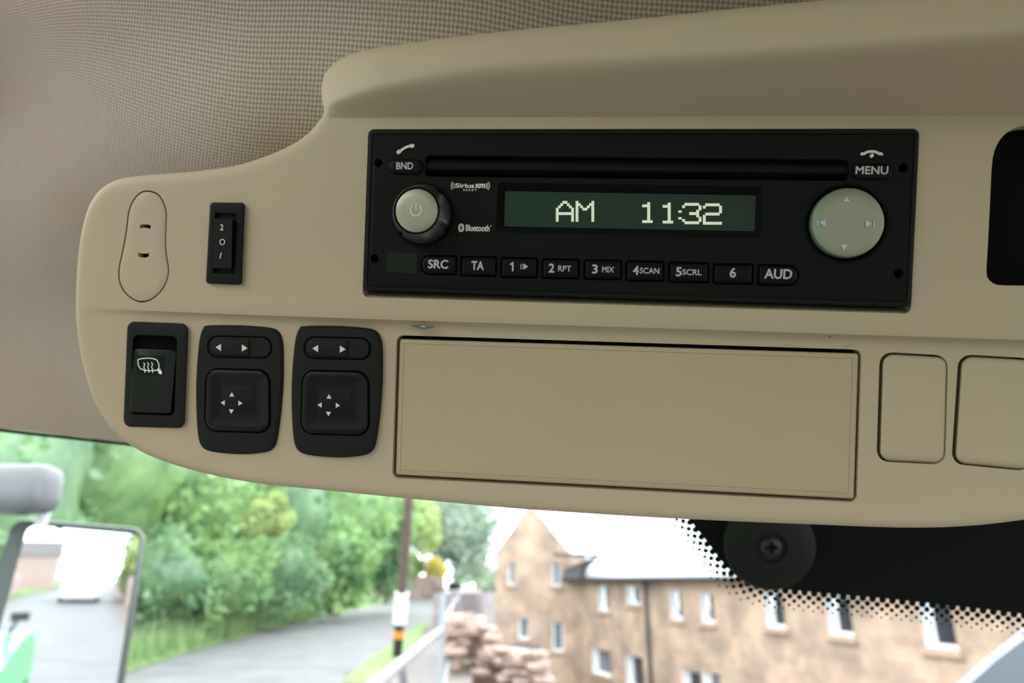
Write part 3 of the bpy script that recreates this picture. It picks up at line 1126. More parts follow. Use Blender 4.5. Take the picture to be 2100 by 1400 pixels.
for ch, x0, y0, x1, y1 in (('A', 1140.5, 412.5, 1176.5, 454), ('M', 1181, 412.5, 1218, 454), ('1', 1317.5, 415, 1338, 456.5), ('1', 1359.5, 416, 1380, 457.5),
                           (':', 1391, 417.5, 1398, 459), ('3', 1399.5, 416.5, 1438, 459), ('2', 1442, 417.5, 1480, 460)):
    g = GLY[ch]
    R_, C_ = len(g), len(g[0])
    for r in range(R_):
        for c in range(C_):
            if g[r][c] == '#':
                w_ = (x1 - x0) / C_
                h_ = (y1 - y0) / R_
                e = 0.55 if ch != ':' else 0.0
                xa, ya = x0 + c * w_ - e, y0 + r * h_ - e
                gV.append(slab([uv(a, b, nd + .00025) for a, b in ((xa, ya), (xa + w_ + 2 * e, ya), (xa + w_ + 2 * e, ya + h_ + 2 * e), (xa, ya + h_ + 2 * e))], nd + .00025, .00002))
rad.part('clock_readout', merge(*gV), M['lcdtext'], bez_, smooth=False)

# buttons
for b in BTN:
    P_ = b[5] == 'P'
    zb = NFc - .0002 if P_ else -.003
    ls = [btn_loop(b, zb, .0002), btn_loop(b, .0019, .0002), btn_loop(b, .0023, .0005), btn_loop(b, .0025, .0011), btn_loop(b, .00255, .0019)]
    bo = rad.part('button', loops(ls), M['button'], angle=50)
    s = b[0]
    cx, cy = (b[1] + b[3]) / 2, (b[2] + b[4]) / 2 + 0.5
    n = .0026
    col = M['printgrey']
    if s == 'SRC': tm = text_mesh('SRC', 19, 898.5, 541.5, n, 44, 1.5)
    elif s == 'TA': tm = text_mesh('TA', 19, 979.5, 544.5, n, 27, 1.5)
    elif s == 'AUD': tm = text_mesh('AUD', 20, 1596, 561.5, n, 53, 1.5)
    elif s == 'BND': tm = text_mesh('BND', 15, 830, 340, n, 37, 1.0)
    elif s == 'MENU': tm = text_mesh('MENU', 16, 1788, 349, n, 60, 1.0)
    elif s == '6': tm = text_mesh('6', 20, 1503, 559, n, 12.5, 1.5)
    elif s == '1':
        t1 = digit_one(1050, 546.5, 19, n)
        bars = [stroke([uv(x, 541, n), uv(x, 552, n)], 1.6 * K, n) for x in (1068, 1072)]
        tm = merge(t1, *bars, tri(1078, 546.5, 5.5, 0, n, 1.15))
    else:
        d_, wd = s.split()
        x_ = {'2': (1131, 1158, 27), '3': (1220, 1247, 24), '4': (1304, 1332, 39), '5': (1392, 1419, 38)}[d_]
        tm = merge(text_mesh(d_, 19, x_[0], cy - 1.5, n, 12, 1.5), text_mesh(wd, 12, x_[1], cy - .5, n, x_[2], .7))
    rad.part('lettering', tm, col, bo, smooth=False)

# knob with power symbol
kz = .0105


def notch(a, k):
    if k in (1, 2, 3):
        for c in (-2.35, -0.55, 0.9, 2.6):
            if abs((a - c + PI) % (2 * PI) - PI) < 0.10:
                return -.0007
    return 0.0


r1 = 10.3e-3
rad.part('knob_well', lathe(KC, [(KR + .0004, NFc + .0002), (KR - .0004, NFc + .0003), (KR - .0007, -.0005), (.005, -.0006)], 64), M['well'])
kn = rad.part('power_knob', lathe(KC, [(r1 - .0002, -.0004), (r1, .002), (r1, .0042), (r1 - .0003, .0058), (r1 - .0012, .0085), (r1 - .0019, .0099), (r1 - .0021, kz - .0001), (r1 - .0023, kz - .0012), (r1 - .0035, kz - .0014)], 96, mod=notch, cap=False), M['knobring'])
kt = 46 * K * (.2265 / .237)
kcap = rad.part('knob_cap', lathe(KC, [(kt, kz - .0007), (kt, kz - .0002), (kt - .0003, kz), (kt * .7, kz + .0003), (kt * .3, kz + .00045), (.0002, kz + .0005)], 64), M['knobcap'], kn)
rad.part('knob_gap_shade', lathe(KC, [(r1 - .00208, kz - .00025), (kt - .0002, kz - .00025)], 64, cap=False), M['well'], kn)  # black annulus painting the shade of the groove round the cap
pc = np.array(KC)
rad.part('power_symbol', merge(stroke(arc(pc, .00195, math.radians(125), math.radians(415), 36), .00032, kz + .0006), stroke([pc + np.array([0, .0003]), pc + np.array([0, .0026])], .00032, kz + .0006)), M['icon'], kn)

# navigation disc
rad.part('disc_well', lathe(NC, [(NR + .0003, NFc + .0002), (NR - .0003, NFc + .0002), (NR - .0005, -.0005), (.005, -.0006)], 64), M['well'])
nr = 69 * K * (.2335 / .237)
ndisc = rad.part('navigation_disc', lathe(NC, [(nr, -.0005), (nr, .0026), (nr - .0003, .0031), (nr - .0008, .0033), (nr * .6, .0031), (.0003, .0029)], 96), M['nav'])
nn_ = .0034
bars = [stroke([uv(1677, 450, nn_), uv(1677, 463, nn_)], 2 * K, nn_), stroke([uv(1792, 452, nn_), uv(1792, 465, nn_)], 2 * K, nn_)]
rad.part('direction_symbols', merge(tri(1736, 409, 6, PI / 2, nn_), tri(1731, 507, 6.5, -PI / 2, nn_), tri(1687, 456.5, 7, PI, nn_), tri(1781, 458.5, 7, 0, nn_), *bars), M['printsilver'], ndisc, smooth=False)

# blank windows, printed symbols and marks
for c in ([(793, 516), (856, 518), (855, 561), (792, 558)], [(1664, 537), (1808, 542), (1805, 599), (1662, 591)]):
    left = c[0][0] < 1000
    fr_ = rad.part('blank_window', loops([rq(c, 1, NFc, 0, 2), rq(c, 1, NFc + .0002, .0001, 2), rq(c, 1, NFc + .0002, .0003, 2), rq(c, 1, NFc + .0001, .0005, 2)]), M['blank'] if left else M['face'], smooth=False)
np_ = NFc + .00012
ph = [uv(x, y, np_) for x, y in ((819, 313), (824, 307), (832, 302), (841, 299), (845, 298))]
e1 = [uv(x, y, np_) for x, y in ((812.5, 311), (818, 306), (822, 309), (820.5, 314.5), (815.5, 316.5))]
e2 = [uv(x, y, np_) for x, y in ((840, 296), (848, 294.5), (850.5, 299), (848, 302.5), (841.5, 303.5))]
rad.part('call_symbol', merge(stroke(ph, 5.2 * K, np_), slab(e1, np_), slab(e2, np_)), M['print'], smooth=False)
ph = [uv(1787.5 + 17 * math.cos(a), 319 - 8.5 * math.sin(a), np_) for a in np.linspace(math.radians(160), math.radians(20), 12)]
e1 = [uv(x, y, np_) for x, y in ((1764, 315), (1768, 312), (1774, 313), (1774, 318), (1765, 318.5))]
e2 = [uv(x, y, np_) for x, y in ((1802, 313), (1807, 312), (1811, 315), (1810.5, 318.5), (1802, 318))]
bolt = [uv(x, y, np_) for x, y in ((1789, 314), (1784, 318), (1783.5, 321), (1787, 324), (1792.5, 320), (1791.5, 317))]
rad.part('hang_up_symbol', merge(stroke(ph, 5 * K, np_), slab(e1, np_), slab(e2, np_), slab(bolt, np_)), M['print'], smooth=False)


def wave(cx, cy, r, side):
    c = uv(cx, cy, np_)
    a = math.radians(38)
    return stroke(arc(c, r * K, (PI if side < 0 else 0) - a, (PI if side < 0 else 0) + a, 10), 1.5 * K, np_)


logo = [text_mesh('Sirius', 10, 953.5, 380.5, np_, 40, 1.1), text_mesh('xm', 9.5, 984.5, 381, np_, 22, 1.6), text_mesh('R E A D Y', 4.4, 964, 389.5, np_, 29, .4)]
logo += [wave(938, 381, 13.5, -1), wave(938, 381, 10, -1), wave(939, 381, 7, -1), wave(991, 381, 13.5, 1), wave(991, 381, 10, 1), wave(990.5, 381, 7.5, 1)]
rad.part('satellite_logo', merge(*logo), M['print'], smooth=False)
bc = uv(945.8, 467, np_)
pill = []
for i in range(32):
    a = 2 * PI * i / 32
    pill.append((bc[0] + math.copysign(abs(math.cos(a)) ** 0.8, math.cos(a)) * 6.3 * K, bc[1] + math.copysign(abs(math.sin(a)) ** 0.8, math.sin(a)) * 8.8 * K))
lg = rad.part('wireless_logo', merge(slab(pill, np_), text_mesh('Bluetooth', 14, 979.5, 467.5, np_, 51, .9), stroke(arc(uv(1006.5, 463, np_), 1.3 * K, 0, 2 * PI, 10), .7 * K, np_)), M['print'], smooth=False)
rune = [(-2.8, 2.8), (2.8, -2.9), (0, -5.8), (0, 5.8), (2.8, 2.9), (-2.8, -2.8)]
rad.part('wireless_rune', stroke([(bc[0] + x * K, bc[1] + y * K) for x, y in rune], 1.15 * K, np_ + .00008), M['well'], lg, smooth=False)

# ------------------------------------------------------------------ SWITCHES ON THE CONSOLE
RK = [(431, 415), (502, 415.5), (496, 584), (422, 581)]
org = uv(462, 499)
rs = Thing('rocker_switch', 'narrow black rocker switch marked 2, O and I beside the pear-shaped plate', 'switch', (org[0], org[1], 0))
RKI = [(441, 436), (486, 437), (481, 562), (436, 560)]
rs.part('frame', loops([rq(RK, 8, .0001, 0), rq(RK, 8, .0012, .0001), rq(RK, 8, .0018, .0005), rq(RK, 8, .0019, .0011), rq(RKI, 4, .0018, 0), rq(RKI, 4, .0002, .0001)]), M['black'])
RKR = [(439, 447), (479, 448), (475, 552), (435, 550)]
m0 = [(439, 447), (479, 448), (477.5, 496), (437.5, 495)]
lowr = rq(RKR, 2, .0006, 0, 3)
top = rq(RKR, 2, .0032, .0002, 3)
vm = uv(457, 499)[1]
top = [(a[0], a[1], .0034 - 0.10 * abs(a[1] - vm) * 0 + (a[1] - vm) * 0.04) for a in top]
rk_ = rs.part('rocker', loops([lift(lowr, .0003), top]), M['rocker'])
nz_ = .00385
tm = merge(text_mesh('2', 13, 455, 466, nz_, 8.5, .6), stroke(arc(uv(456, 496, nz_), 5.7 * K, 0, 2 * PI, 28)[:-1], 1.9 * K, nz_, closed=True), stroke([uv(454, 518, nz_), uv(451, 530, nz_)], 2.1 * K, nz_))
rs.part('lettering', tm, M['print'], rk_, smooth=False)

org = uv(320, 768)
hs = Thing('heated_mirror_switch', 'black rocker switch with a lit green heated-mirror symbol at the left end of the row', 'switch', (org[0], org[1], NH))
b0 = -.0016
HTI = [(274, 687), (364, 690), (356, 851), (267, 848)]
hs.part('frame', loops([rq(HT, 18, NH - .002, 0), rq(HT, 18, NH + .0030, .0001), rq(HT, 18, NH + .0036, .0005), rq(HT, 18, NH + .0038, .0012), rq(HTI, 12, NH + .0038, -.0003), rq(HTI, 12, NH + .0034, 0), rq(HTI, 12, NH + .0006, .0001)]), M['switch'])
hs.part('backing', loops([rq(HTI, 12, NH + .0002, -.0008), rq(HTI, 12, NH + .0006, -.0008)]), M['well'])
HR = [(272, 714), (361, 717), (354, 849), (268, 846)]
lw = rq(HR, 8, NH + .0016, .0001, 4)
tp = rq(HR, 8, NH + .0042, .0005, 4)
vv0 = uv(312, 780)[1]
tp = [(a[0], a[1], NH + .0040 - (a[1] - vv0) * 0.06) for a in tp]
hr_ = hs.part('rocker', loops([lift(lw, NH + .0008), lift(lw, NH + .003), tp]), M['rocker'])


def zrk(p):
    return NH + .0040 - (p[1] - vv0) * 0.06


def on_rk(path, w, e=.00012):
    pts = [uv(x, y, NH + .004) for x, y in path]
    V_, F_ = stroke(pts, w, 0)
    return [(a, b, zrk((a, b)) + e + c) for a, b, c in V_], F_


gp = [uv(x, y, NH + .004) for x, y in ((281, 729), (336, 730), (334, 770), (279, 769))]
lens = hs.part('symbol_lens', loops([[(p[0], p[1], zrk(p)) for p in gp], [(p[0], p[1], zrk(p) + .0001) for p in gp]]), M['greenlens'], hr_, smooth=False)
sy = [on_rk([(282, 737), (290, 735), (301, 734), (313, 735), (321, 738), (325, 746), (326, 753), (322, 759), (308, 760), (296, 758.5), (288, 756), (283, 748), (282, 737)], 2.4 * K, .0002)]
for x in (295, 303, 311):
    sy.append(on_rk([(x - 1.2, 743), (x + 1.6, 747), (x - .4, 752), (x + 1.8, 757), (x + 2.5, 764)], 2.3 * K, .0002))
pq = [uv(x, y, NH + .004) for x, y in ((322, 757), (328, 755.5), (333, 764), (331, 767.5), (326, 766))]
sy.append(loops([[(p[0], p[1], zrk(p) + .0002) for p in pq], [(p[0], p[1], zrk(p) + .00026) for p in pq]]))
hs.part('symbol', merge(*sy), M['icon'], hr_, smooth=False)

ms = Thing('mirror_adjust_switch', 'black mirror adjuster pad with arrow slider directly right of the lit heated-mirror switch', 'switch', (cA[0], cA[1], NM), 'mirror adjusters in the switch row')
SLD = [(425, 687), (558, 690), (558, 736), (424, 733)]
SQ = [(421, 754), (555, 757), (556, 889), (418, 885)]
face = sheet(offset_loop(mo, .0008), [rq(SLD, 23, NM + .003, 0, 8), rq(SQ, 30, NM + .003, 0, 8)], lambda P, d: NM + .0028 + .0002 * np.clip(d / .001, 0, 1), .004, wall=.0024, skirt=None, clear=.0004, rings=(.0006,))
rim = loops([[(p[0], p[1], NM - .002) for p in mo], [(p[0], p[1], NM + .0020) for p in mo], [(p[0], p[1], NM + .0028) for p in offset_loop(mo, .0008)]], front=False)
ms.part('frame', merge(face, rim), M['switch'], angle=45)
ms.part('backing', loops([[(p[0], p[1], NM + .0003) for p in offset_loop(mo, .001)], [(p[0], p[1], NM + .0006) for p in offset_loop(mo, .001)]]), M['well'])
SL2 = [(429, 690), (515, 692), (515, 734), (428, 731)]
sl = ms.part('slider', merge(loops([rq(SLD, 23, NM + .0007, .0003, 8), rq(SLD, 23, NM + .0022, .0004, 8), rq(SLD, 22, NM + .0026, .0010, 8)]),
                             loops([rq(SL2, 20, NM + .0024, .0006, 8, [20, 6, 6, 20]), rq(SL2, 20, NM + .0031, .0010, 8, [20, 6, 6, 20]), rq(SL2, 20, NM + .0033, .0016, 8, [20, 6, 6, 20])])), M['switch'])
ns = NM + .0034
ms.part('slider_arrows', merge(tri(448.5, 712, 7.5, PI, ns, 1.05), tri(501, 713.5, 7.5, 0, ns, 1.05)), M['print'], sl, smooth=False)
kn_ = ms.part('tilt_pad', loops([rq(SQ, 30, NM + .0007, .0004, 8), rq(SQ, 30, NM + .0030, .0005, 8), rq(SQ, 30, NM + .0036, .0011, 8), rq(SQ, 26, NM + .0034, .0030, 8), rq(SQ, 14, NM + .0020, .0062, 8), rq(SQ, 8, NM + .0026, .0076, 8)]), M['rocker'], angle=60)
na = NM + .0027
ms.part('pad_arrows', merge(tri(475.5, 809, 5.5, PI / 2, na, 1.05), tri(457.5, 825.6, 5.5, PI, na, 1.05), tri(492.5, 826.5, 5.5, 0, na, 1.05), tri(474.4, 843, 5.5, -PI / 2, na, 1.05)), M['print'], kn_, smooth=False)


def dup(o, parent=None):
    c = o.copy()
    COL.objects.link(c)
    if parent is not None:
        c.parent = parent
    for ch in [x for x in o.children]:
        dup(ch, c)
    return c


m2 = dup(ms.root)
m2.matrix_world = MP @ Matrix.Translation((cA[0] + MSH[0], cA[1] + MSH[1], NM))
m2['label'] = 'black mirror adjuster pad with arrow slider directly left of the large storage lid'

# ------------------------------------------------------------------ disc mount on the windscreen
mc = uv(1580, 1120, WN + .006)
mt = Thing('mirror_mount', 'round dark mirror mount with a cross-head screw on the black windscreen border', 'mount', (mc[0], mc[1], WN))
MR = 89 * KW
mt.part('base_disc', lathe(mc, [(MR, WN + .0009), (MR, WN + .004), (MR - .001, WN + .0055), (MR * .72, WN + .0075), (MR * .34, WN + .008), (MR * .32, WN + .0066), (.004, WN + .0064)], 64), M['mount'])
scr = mt.part('screw', merge(lathe(mc, [(.0062, WN + .0062), (.0062, WN + .0078), (.0052, WN + .0086), (.0024, WN + .0089)], 32, cap=False), lathe(mc, [(.0025, WN + .0080), (.0002, WN + .0079)], 12)), M['screw'])
cx_ = []
for a in (0.1, 0.1 + PI / 2):
    d_ = np.array([math.cos(a), math.sin(a)])
    cx_.append(stroke([mc - d_ * .0036, mc + d_ * .0036], .0014, WN + .0088, .0002))
mt.part('cross_recess_shade', merge(*cx_), M['well'], scr, smooth=False)  # raised black bars painted as the shade inside the screw's cross

# ------------------------------------------------------------------ OUTSIDE: wing mirror
DM = 1.40
v_vp = c2w(ray(178, 1164)); v_vp /= np.linalg.norm(v_vp)
mn = np.array([0.0, -1.0, 0.0]) - v_vp
mn /= np.linalg.norm(mn)
mcen = at(160, 1270, DM)


def mplane(px, py, off=0.0):
    d = c2w(ray(px, py))
    o = mcen + mn * off
    t = ((o - CAMV) @ mn) / (d @ mn)
    return CAMV + d * t


mu = np.cross(np.array([0, 0, 1.0]), mn); mu /= np.linalg.norm(mu)
mv = np.cross(mn, mu)


def m2d(px, py):
    p = mplane(px, py) - mcen
    return np.array([p @ mu, p @ mv])


def m3(p, off):
    return tuple(mcen + mu * p[0] + mv * p[1] + mn * off)


wm = wthing('wing_mirror', 'tall exterior wing mirror reflecting the road, outside the windscreen at lower left', 'mirror', tuple(mcen))


def mpart(name, vf, m, parent=None, **k):
    return mk(name, vf[0], vf[1], m, parent or wm, tuple(mcen), **k)


HG = [m2d(*p) for p in ((30, 1062), (298, 1083), (218, 1620), (-150, 1620))]
GL = [m2d(*p) for p in ((58, 1076), (289, 1097), (208, 1600), (-85, 1600))]
k_ = DM / F
hl0 = rpoly(HG, 26 * k_, 0, 8)
gl0 = rpoly(GL, 18 * k_, 0, 8)
mpart('housing', loops([[m3(p, -.075) for p in rpoly(HG, 26 * k_, .03, 8)], [m3(p, -.05) for p in rpoly(HG, 26 * k_, .006, 8)], [m3(p, .002) for p in hl0], [m3(p, .012) for p in rpoly(HG, 26 * k_, .003, 8)], [m3(p, .010) for p in rpoly(GL, 18 * k_, -.002, 8)], [m3(p, .001) for p in gl0]], front=False, back=True), M['housing'])
mpart('mirror_glass', loops([[m3(p, .0005) for p in gl0], [m3(p, .003) for p in gl0]]), M['mirror'], angle=20)


def wtube(path, r, seg=16, cap=True):
    """Tube along world points, radius per point."""
    P = [np.array(p, float) for p in path]
    rr = r if isinstance(r, (list, tuple)) else [r] * len(P)
    ls = []
    for i, p in enumerate(P):
        t = P[min(i + 1, len(P) - 1)] - P[max(i - 1, 0)]
        t /= np.linalg.norm(t)
        a = np.cross(t, [0, 0, 1.0])
        if np.linalg.norm(a) < .1:
            a = np.cross(t, [1.0, 0, 0])
        a /= np.linalg.norm(a)
        b = np.cross(t, a)
        ls.append([tuple(p + rr[i] * (a * math.cos(2 * PI * k / seg) + b * math.sin(2 * PI * k / seg))) for k in range(seg)])
    return loops(ls, front=cap, back=cap)


DA = 1.36
ra = 50 * DA / F
A0, A1 = at(-420, 1012, DA), at(66, 1003, DA)
dx = (A1 - A0) / np.linalg.norm(A1 - A0)
ls = []
ac = np.cross(dx, [0, 0, 1.0]); ac /= np.linalg.norm(ac)
ab = np.cross(ac, dx)
for p, r in ((A0, 1.06), (A0 * .5 + A1 * .5, 1.03), (A1, 1.0), (A1 + dx * ra * .45, .97), (A1 + dx * ra * .68, .88), (A1 + dx * ra * .80, .70), (A1 + dx * ra * .85, .4)):
    l = []
    for k in range(36):
        t = 2 * PI * k / 36
        x, y = math.cos(t), math.sin(t)
        l.append(tuple(p + ra * r * (ac * math.copysign(abs(x) ** .62, x) + ab * math.copysign(abs(y) ** .62, y))))
    ls.append(l)
mpart('mirror_arm', loops(ls, back=True), M['silver'], angle=60)
mpart('bracket', wtube([at(96, 990, DA + .02), at(97, 1030, DA + .02), at(84, 1072, DA + .03)], 12 * DA / F, 12), M['white'])

# pale panel edge at the lower right, beyond the glass
bp0 = at(2015, 1395, 0.80)
pp = [(2210, 1205), (2100, 1287), (2030, 1340), (1965, 1398), (1900, 1460), (1830, 1540)]
near = [at(x, y, .80) for x, y in pp]
inn = [at(x + 16, y + 12, .782) for x, y in pp]
far_ = [at(x + 420, y + 330, .70) for x, y in pp]
bk = [at(x + 20, y + 20, .90) for x, y in pp]
V = [tuple(p) for r in (bk, near, inn, far_) for p in r]
nP = len(pp)
Fc = [(r * nP + i, r * nP + i + 1, (r + 1) * nP + i + 1, (r + 1) * nP + i) for r in range(3) for i in range(nP - 1)]
ob = mk('body_panel', V, Fc, M['palegrey'], origin=tuple(bp0), angle=60)
ob.location = bp0
tag(ob, 'pale grey painted vehicle panel with a bright edge outside the glass at lower right', 'vehicle panel')

# ------------------------------------------------------------------ OUTSIDE: ground, road


def flat(name, poly, z, m, label=None, step=None):
    v = [(p[0], p[1], z) for p in poly]
    o = mk(name, v, [tuple(range(len(v)))], m, smooth=False)
    return tag(o, label, None, kind='structure')


Lpx = [(250, 1386), (400, 1335), (514, 1303), (657, 1266), (771, 1241), (829, 1232), (915, 1221)]
Rpx = [(703, 1400), (726, 1376), (800, 1322), (869, 1274), (905, 1246), (925, 1232), (935, 1223)]
Lg = [on_ground(*p)[:2] for p in Lpx]
Rg = [on_ground(*p)[:2] for p in Rpx]
Lr = [np.array(p) for p in ((-1.5, -140), (-3.6, -95), (-5.8, -50), (-5.8, -20), (-6.2, 0), (-7.6, 9))] + Lg
Rr = [np.array(p) for p in ((5.5, -140), (3.2, -95), (0.9, -50), (0.9, -20), (0.6, -2), (-0.9, 6))] + Rg
n_ = min(len(Lr), len(Rr))
V, Fc = [], []
for i in range(61):
    a, b = catmull(Lr, i / 60), catmull(Rr, i / 60)
    for k in range(7):
        p = a * (1 - k / 6) + b * k / 6
        V.append((p[0], p[1], 0.02 + 0.05 * math.sin(PI * k / 6)))
for i in range(60):
    for k in range(6):
        Fc.append((i * 7 + k, i * 7 + k + 1, i * 7 + k + 8, i * 7 + k + 7))
tag(mk('road', V, Fc, M['asphalt'], angle=60), 'wet grey tarmac lane curving away to the left', 'road', kind='structure')

# upper ground: from far left to the fence line; its right edge drops to a lower yard
FA, FB = np.array(at(790, 1400, 5.6)[:2]), np.array(at(905, 1290, 11.0)[:2])
fd = (FB - FA) / np.linalg.norm(FB - FA)
EDGE = [np.array([2.2, -140]), np.array([2.2, 0]), FA + np.array([.5, -1.5]), FB + np.array([.5, 0]), FB + fd * 25, FB + fd * 60, np.array([-2.0, 150]), np.array([4.0, 260])]
EDGE[4] = np.array([-1.9, 36.0]); EDGE[5] = np.array([-4.5, 80.0])
V, Fc = [], []
for e in EDGE:
    V += [(-160, e[1], 0), (e[0], e[1], 0), (e[0] + .6, e[1], -7.0), (160, e[1] + (0), -7.2)]
for i in range(len(EDGE) - 1):
    for k in range(3):
        Fc.append((i * 4 + k, i * 4 + k + 1, i * 4 + k + 5, i * 4 + k + 4))
tag(mk('ground', V, Fc, M['gravel'], smooth=False), 'bare gravelly ground beside the lane falling to a yard at right', 'ground', kind='structure')

# grassy bank on the left of the road
V, Fc = [], []
bankL = Lr
NB = 80
for i in range(NB + 1):
    a = catmull(bankL, i / NB)
    b = catmull(bankL, min(1, i / NB + .01)) - catmull(bankL, max(0, i / NB - .01))
    b /= np.linalg.norm(b) + 1e-9
    nl = np.array([-b[1], b[0]])
    for k in range(9):
        w_ = k * 1.0
        z_ = 0.05 + 1.3 * (1 - math.cos(min(1, k / 8) * PI)) / 2 + (0 if k == 0 else RNG.uniform(-.1, .1))
        p = a + nl * w_
        V.append((p[0], p[1], z_ if k < 8 else 0.0))
for i in range(NB):
    for k in range(8):
        Fc.append((i * 9 + k, i * 9 + k + 1, i * 9 + k + 10, i * 9 + k + 9))
tag(mk('grass_bank', V, Fc, M['grass'], angle=80), 'rising grass bank along the left edge of the lane', 'bank', kind='structure')
bankV = np.array(V).reshape(NB + 1, 9, 3)


def leaves_mesh(P, size, droop=0.0, asp=0.62):
    """Quads scattered at points P with random directions."""
    n = len(P)
    d = RNG.normal(size=(n, 3)); d /= np.linalg.norm(d, axis=1)[:, None]
    e = RNG.normal(size=(n, 3)); e -= d * (d * e).sum(1)[:, None]; e /= np.linalg.norm(e, axis=1)[:, None]
    s = size * RNG.uniform(.6, 1.35, n)[:, None]
    V = np.concatenate([P - d * s, P + e * s * asp, P + d * s, P - e * s * asp])
    idx = np.arange(n)
    Fq = np.stack([idx, idx + n, idx + 2 * n, idx + 3 * n], 1)
    return V, Fq


def np_mesh(name, V, Fq, m, parent=None, origin=(0, 0, 0)):
    me = bpy.data.meshes.new(name)
    me.vertices.add(len(V))
    me.vertices.foreach_set('co', (V - np.array(origin)).astype(np.float32).ravel())
    me.loops.add(Fq.size)
    me.loops.foreach_set('vertex_index', Fq.astype(np.int32).ravel())
    me.polygons.add(len(Fq))
    me.polygons.foreach_set('loop_start', np.arange(0, Fq.size, Fq.shape[1], dtype=np.int32))
    me.update(calc_edges=True)
    me.validate()
    me.materials.append(m)
    return link(bpy.data.objects.new(name, me), parent)


# tall grass along the bank (uncountable)
pts = []
for i in range(NB):
    y0 = bankV[i, 0, 1]
    if y0 < 6 or y0 > 60:
        continue
    dens = 34
    for _ in range(dens * 8):
        k = RNG.uniform(0.15, 7.2)
        a = int(k)
        f = k - a
        t = RNG.uniform()
        p = (bankV[i, a] * (1 - f) + bankV[i, a + 1] * f) * (1 - t) + (bankV[i + 1, a] * (1 - f) + bankV[i + 1, a + 1] * f) * t
        pts.append(p)
pts = np.array(pts)
n = len(pts)
hgt = RNG.uniform(.35, 1.05, n)
lean = RNG.normal(0, .12, (n, 2))
wd = RNG.uniform(.02, .05, n)
ang = RNG.uniform(0, PI, n)
side = np.stack([np.cos(ang) * wd, np.sin(ang) * wd, np.zeros(n)], 1)
topv = pts + np.stack([lean[:, 0], lean[:, 1], hgt], 1)
Vg = np.concatenate([pts - side, pts + side, topv])
ix = np.arange(n)
g_ = np_mesh('tall_grass', Vg, np.stack([ix, ix + n, ix + 2 * n], 1), M['grass'])
tag(g_, 'tall green grass growing on the bank left of the lane', 'grass', kind='stuff')

# bright verge between lane and fence
vp = [on_ground(*p) for p in ((706, 1400), (728, 1376), (800, 1324), (868, 1277), (878, 1280), (845, 1330), (800, 1382), (780, 1402))]
V = [(p[0], p[1], .06) for p in vp]
vg = mk('grass_verge', V + [(a, b, 0.0) for a, b, c in V], [tuple(range(8))] + [(i, (i + 1) % 8, 8 + (i + 1) % 8, 8 + i) for i in range(8)], M['brightgrass'], smooth=False)
tag(vg, 'bright green grass verge between the lane and the steel fence', 'verge', kind='structure')


def tree(name, label, c, rad, mleaf, nclump=26, nleaf=5200, leaf=.2, trunk=True, base=None, group=None, cat='tree'):
    c = np.array(c, float)
    base = 0.0 if base is None else base
    root = wthing(name, label, cat, (c[0], c[1], base), group)
    R = np.array(rad)
    cl = RNG.normal(size=(nclump, 3)); cl /= np.linalg.norm(cl, axis=1)[:, None]
    cl *= RNG.uniform(.45, .85, nclump)[:, None]
    cr = RNG.uniform(.28, .46, nclump)
    k = RNG.integers(0, nclump, nleaf)
    d = RNG.normal(size=(nleaf, 3)); d /= np.linalg.norm(d, axis=1)[:, None]
    P = c + (cl[k] + d * (cr[k] * RNG.uniform(.8, 1.06, nleaf))[:, None]) * R
    V1, F1 = leaves_mesh(P, leaf)
    o = np_mesh('foliage', V1, F1, mleaf, root, (c[0], c[1], base))
    # inner mass of the crown, irregular
    bm = bmesh.new()
    bmesh.ops.create_icosphere(bm, subdivisions=3, radius=1.0)
    for v in bm.verts:
        p = np.array(v.co)
        dd = np.array([max(0, 1 - np.linalg.norm(p * .8 - q) / .7) for q in cl])
        s = .52 + .28 * min(1.2, dd.max())
        v.co = Vector((c - np.array([c[0], c[1], base])) + p * s * R)
    me = bpy.data.meshes.new('crown')
    bm.to_mesh(me)
    bm.free()
    me.materials.append(mleaf)
    me.polygons.foreach_set('use_smooth', [True] * len(me.polygons))
    link(bpy.data.objects.new('crown', me), root)
    if trunk:
        t0 = np.array([c[0], c[1], base - .1])
        r0 = max(.09, .05 * R[0] + .05)
        v, f = wtube([t0, t0 * .6 + c * .4 + np.array([.1 * R[0], 0, 0]), c + np.array([0, 0, R[2] * .1])], [r0, r0 * .75, r0 * .4], 10)
        mk('trunk', v, f, M['bark'], root, (c[0], c[1], base))
    return root


TREES = [  # px, py, depth, radii, material, label
    (-120, 1000, 15, (4.6, 4, 4.6), 'leafB', 'dark green tree behind the wing mirror at the far left of the lane'),
    (120, 960, 19, (4.6, 4, 4.0), 'leafA', 'fresh green leafy tree whose boughs show just above the wing mirror'),
    (330, 990, 23, (4.6, 4, 4.8), 'leafA', 'leafy green tree on the bank right of the wing mirror, nearest the switches'),
    (520, 1000, 28, (4.9, 4.4, 5.2), 'leafB', 'mid green tree on the bank below the mirror adjuster switches'),
    (690, 1030, 36, (4.8, 4.6, 5.4), 'leafA', 'bright green tree at the right end of the bank, just left of the pole'),
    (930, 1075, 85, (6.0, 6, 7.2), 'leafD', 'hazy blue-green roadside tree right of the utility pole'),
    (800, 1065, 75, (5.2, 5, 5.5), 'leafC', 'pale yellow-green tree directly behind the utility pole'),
]
for px, py, dp, r_, ml, lb in TREES:
    if dp < 60:
        dp, r_ = dp * 1.4, tuple(x * 1.4 for x in r_)
    tree('leafy_tree', lb, at(px, py, dp), r_, M[ml], 30, 7000, .24 if dp < 60 else .32, group='trees along the lane', base=0.0)
